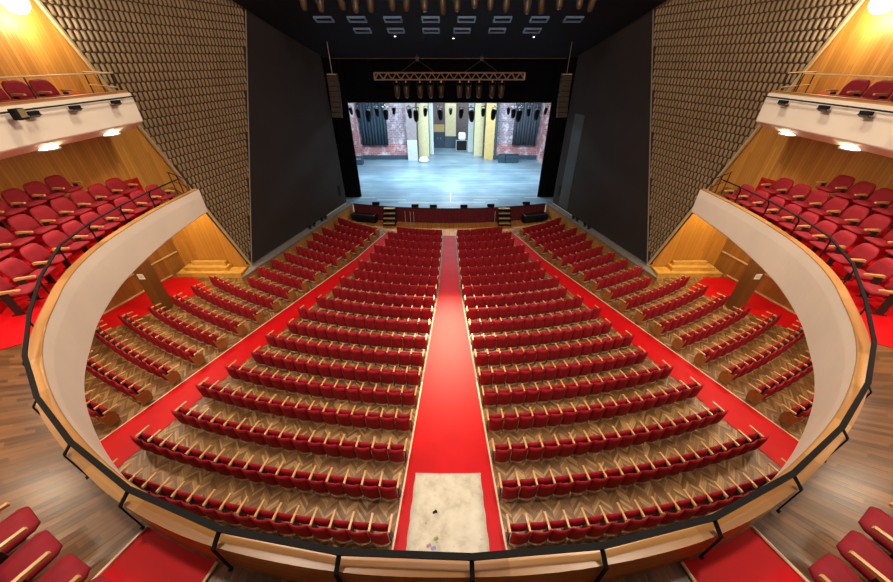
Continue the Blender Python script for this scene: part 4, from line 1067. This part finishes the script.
# downlights under the upper balcony
def downlight(p, label, group, e, aim, glowm='glow_warm', r=0.24, deg=150):
    t = thing('downlight', label, 'downlight', p, 0, group)
    mb = MB(); mb.lathe([(r, 0.0), (r * 1.25, 0.0), (r * 1.25, -0.03), (r, -0.035)], (0, 0, 0), n=20); obj('ring', mb, M['steel'], t)
    mb = MB(); mb.lathe([(0, -0.012), (r, -0.012)], (0, 0, 0), n=20); obj('diffuser', mb, M[glowm], t)
    light('SPOT', 'downlight_beam', (p[0], p[1], p[2] - 0.06), e, WARM, aim, r, deg, 0.6)
    light('POINT', 'downlight_glow', (p[0], p[1], p[2] - 0.16), e * 0.06, WARM, None, 0.08)  # extra point light added to brighten the soffit round the fitting
for s, nm in SIDES:
    k = 0
    for i in range(NR + 1):
        pass
    ii = [i for i in range(NR + 1) if UP[i].x * s > 0]
    if s > 0: ii = ii[::-1]
    step = 0; acc = 0; nxt = 0.85
    for a, b in zip(ii, ii[1:]):
        acc += (UP[b] - UP[a]).length
        if acc >= nxt:
            nxt += 2.15; p = UP[b] + UN[b] * 0.55; k += 1
            if k > 6: break
            downlight((p.x, p.y, 9.795), f'round recessed downlight under the {nm} upper balcony, {ORD[k]} from the stage end', 'downlights under the upper balcony', 105, (p.x + UN[b].x * 0.6, p.y + UN[b].y * 0.6, 6.8))
    for k, y in enumerate((15.0, 12.0, 9.0, 6.0)):
        downlight((s * 14.0, y if y < 14 else 14.2, 6.41), f'round downlight under the {nm} lower balcony, {ORD[k+1]} from the steps', 'downlights under the lower balcony', 560, (s * 13.7, y, 0))
    # wall washers above the upper balcony
    gp = W(s, 13.85, 13.3, 0.42)
    t = thing('globe_lamp', f'bright white globe lamp on the {nm} wooden wall above the upper balcony', 'lamp', gp)
    mb = MB(); mb.lathe([(0.0, 0.32)] + [(0.32 * math.sin(a), 0.32 * math.cos(a)) for a in [PI * q / 12 for q in range(1, 12)]] + [(0.0, -0.32)], (0, 0, 0), n=20); obj('globe', mb, M['glow_globe'], t, smooth=True)
    mb = MB(); q = W(s, 13.85, 13.3, 0.01) - gp; d_ = q.normalized(); mb.tube(d_ * 0.30, q, 0.05, 8); mb.tube(q - d_ * 0.03, q, 0.14, 12); obj('bracket', mb, M['steel'], t)
    light('POINT', 'globe_bulb', gp + Vector((-s * 0.35, 0, -0.45)), 130, (1.0, 0.86, 0.66), size=0.25)
    # lamp over the side steps
    light('SPOT', 'step_lamp', (s * 15.0, 17.0, 6.0), 700, (1.0, 0.78, 0.4), (s * 15.0, 18.4, 1.2), 0.15, 110, 0.6)
# stage work lights
for x in (-6, 0, 6):
    light('AREA', 'stage_light', (x, 37.0, 10.5), 1900, COOL, (x * 0.9, 40.0, 1.1), 2.5)
for x in (-7, -2.3, 2.3, 7):
    light('SPOT', 'stage_back_light', (x, 35.0, 8.3), 420, COOL, (x, 45.6, 3.5), 0.2, 75, 0.8)
light('AREA', 'stage_recess_light', (0.6, 51.0, 10.0), 500, (0.9, 0.95, 1.0), (0.6, 51.5, 1), 2.0)
light('SPOT', 'stage_front_light', (0, 33.8, 8.4), 1800, COOL, (0.0, 30.5, 1.1), 0.2, 100, 0.8)

w = bpy.data.worlds.new('hall_ambient'); SC.world = w; w.use_nodes = True
bg = w.node_tree.nodes['Background']; bg.inputs[0].default_value = (1.0, 0.88, 0.72, 1); bg.inputs[1].default_value = 0.30

# ------------------------------------------------------------------ camera
cam = bpy.data.cameras.new('camera'); co = bpy.data.objects.new('camera', cam); COL.objects.link(co)
co.location = (0, 0, CAMZ); co.rotation_euler = (R_(90) - PITCHDN, 0, 0)
cam.sensor_width = 36; cam.lens = FPX / 893 * 36; cam.shift_x = -3.0 / 893; cam.clip_start = 0.02; cam.clip_end = 200
SC.camera = co
SC.view_settings.view_transform = 'Standard'; SC.view_settings.look = 'None'; SC.view_settings.gamma = 1; SC.view_settings.use_curve_mapping = False
SC.view_settings.exposure = 0.0
SC.cycles.use_denoising = True
SC.cycles.max_bounces = 6; SC.cycles.sample_clamp_indirect = 4.0
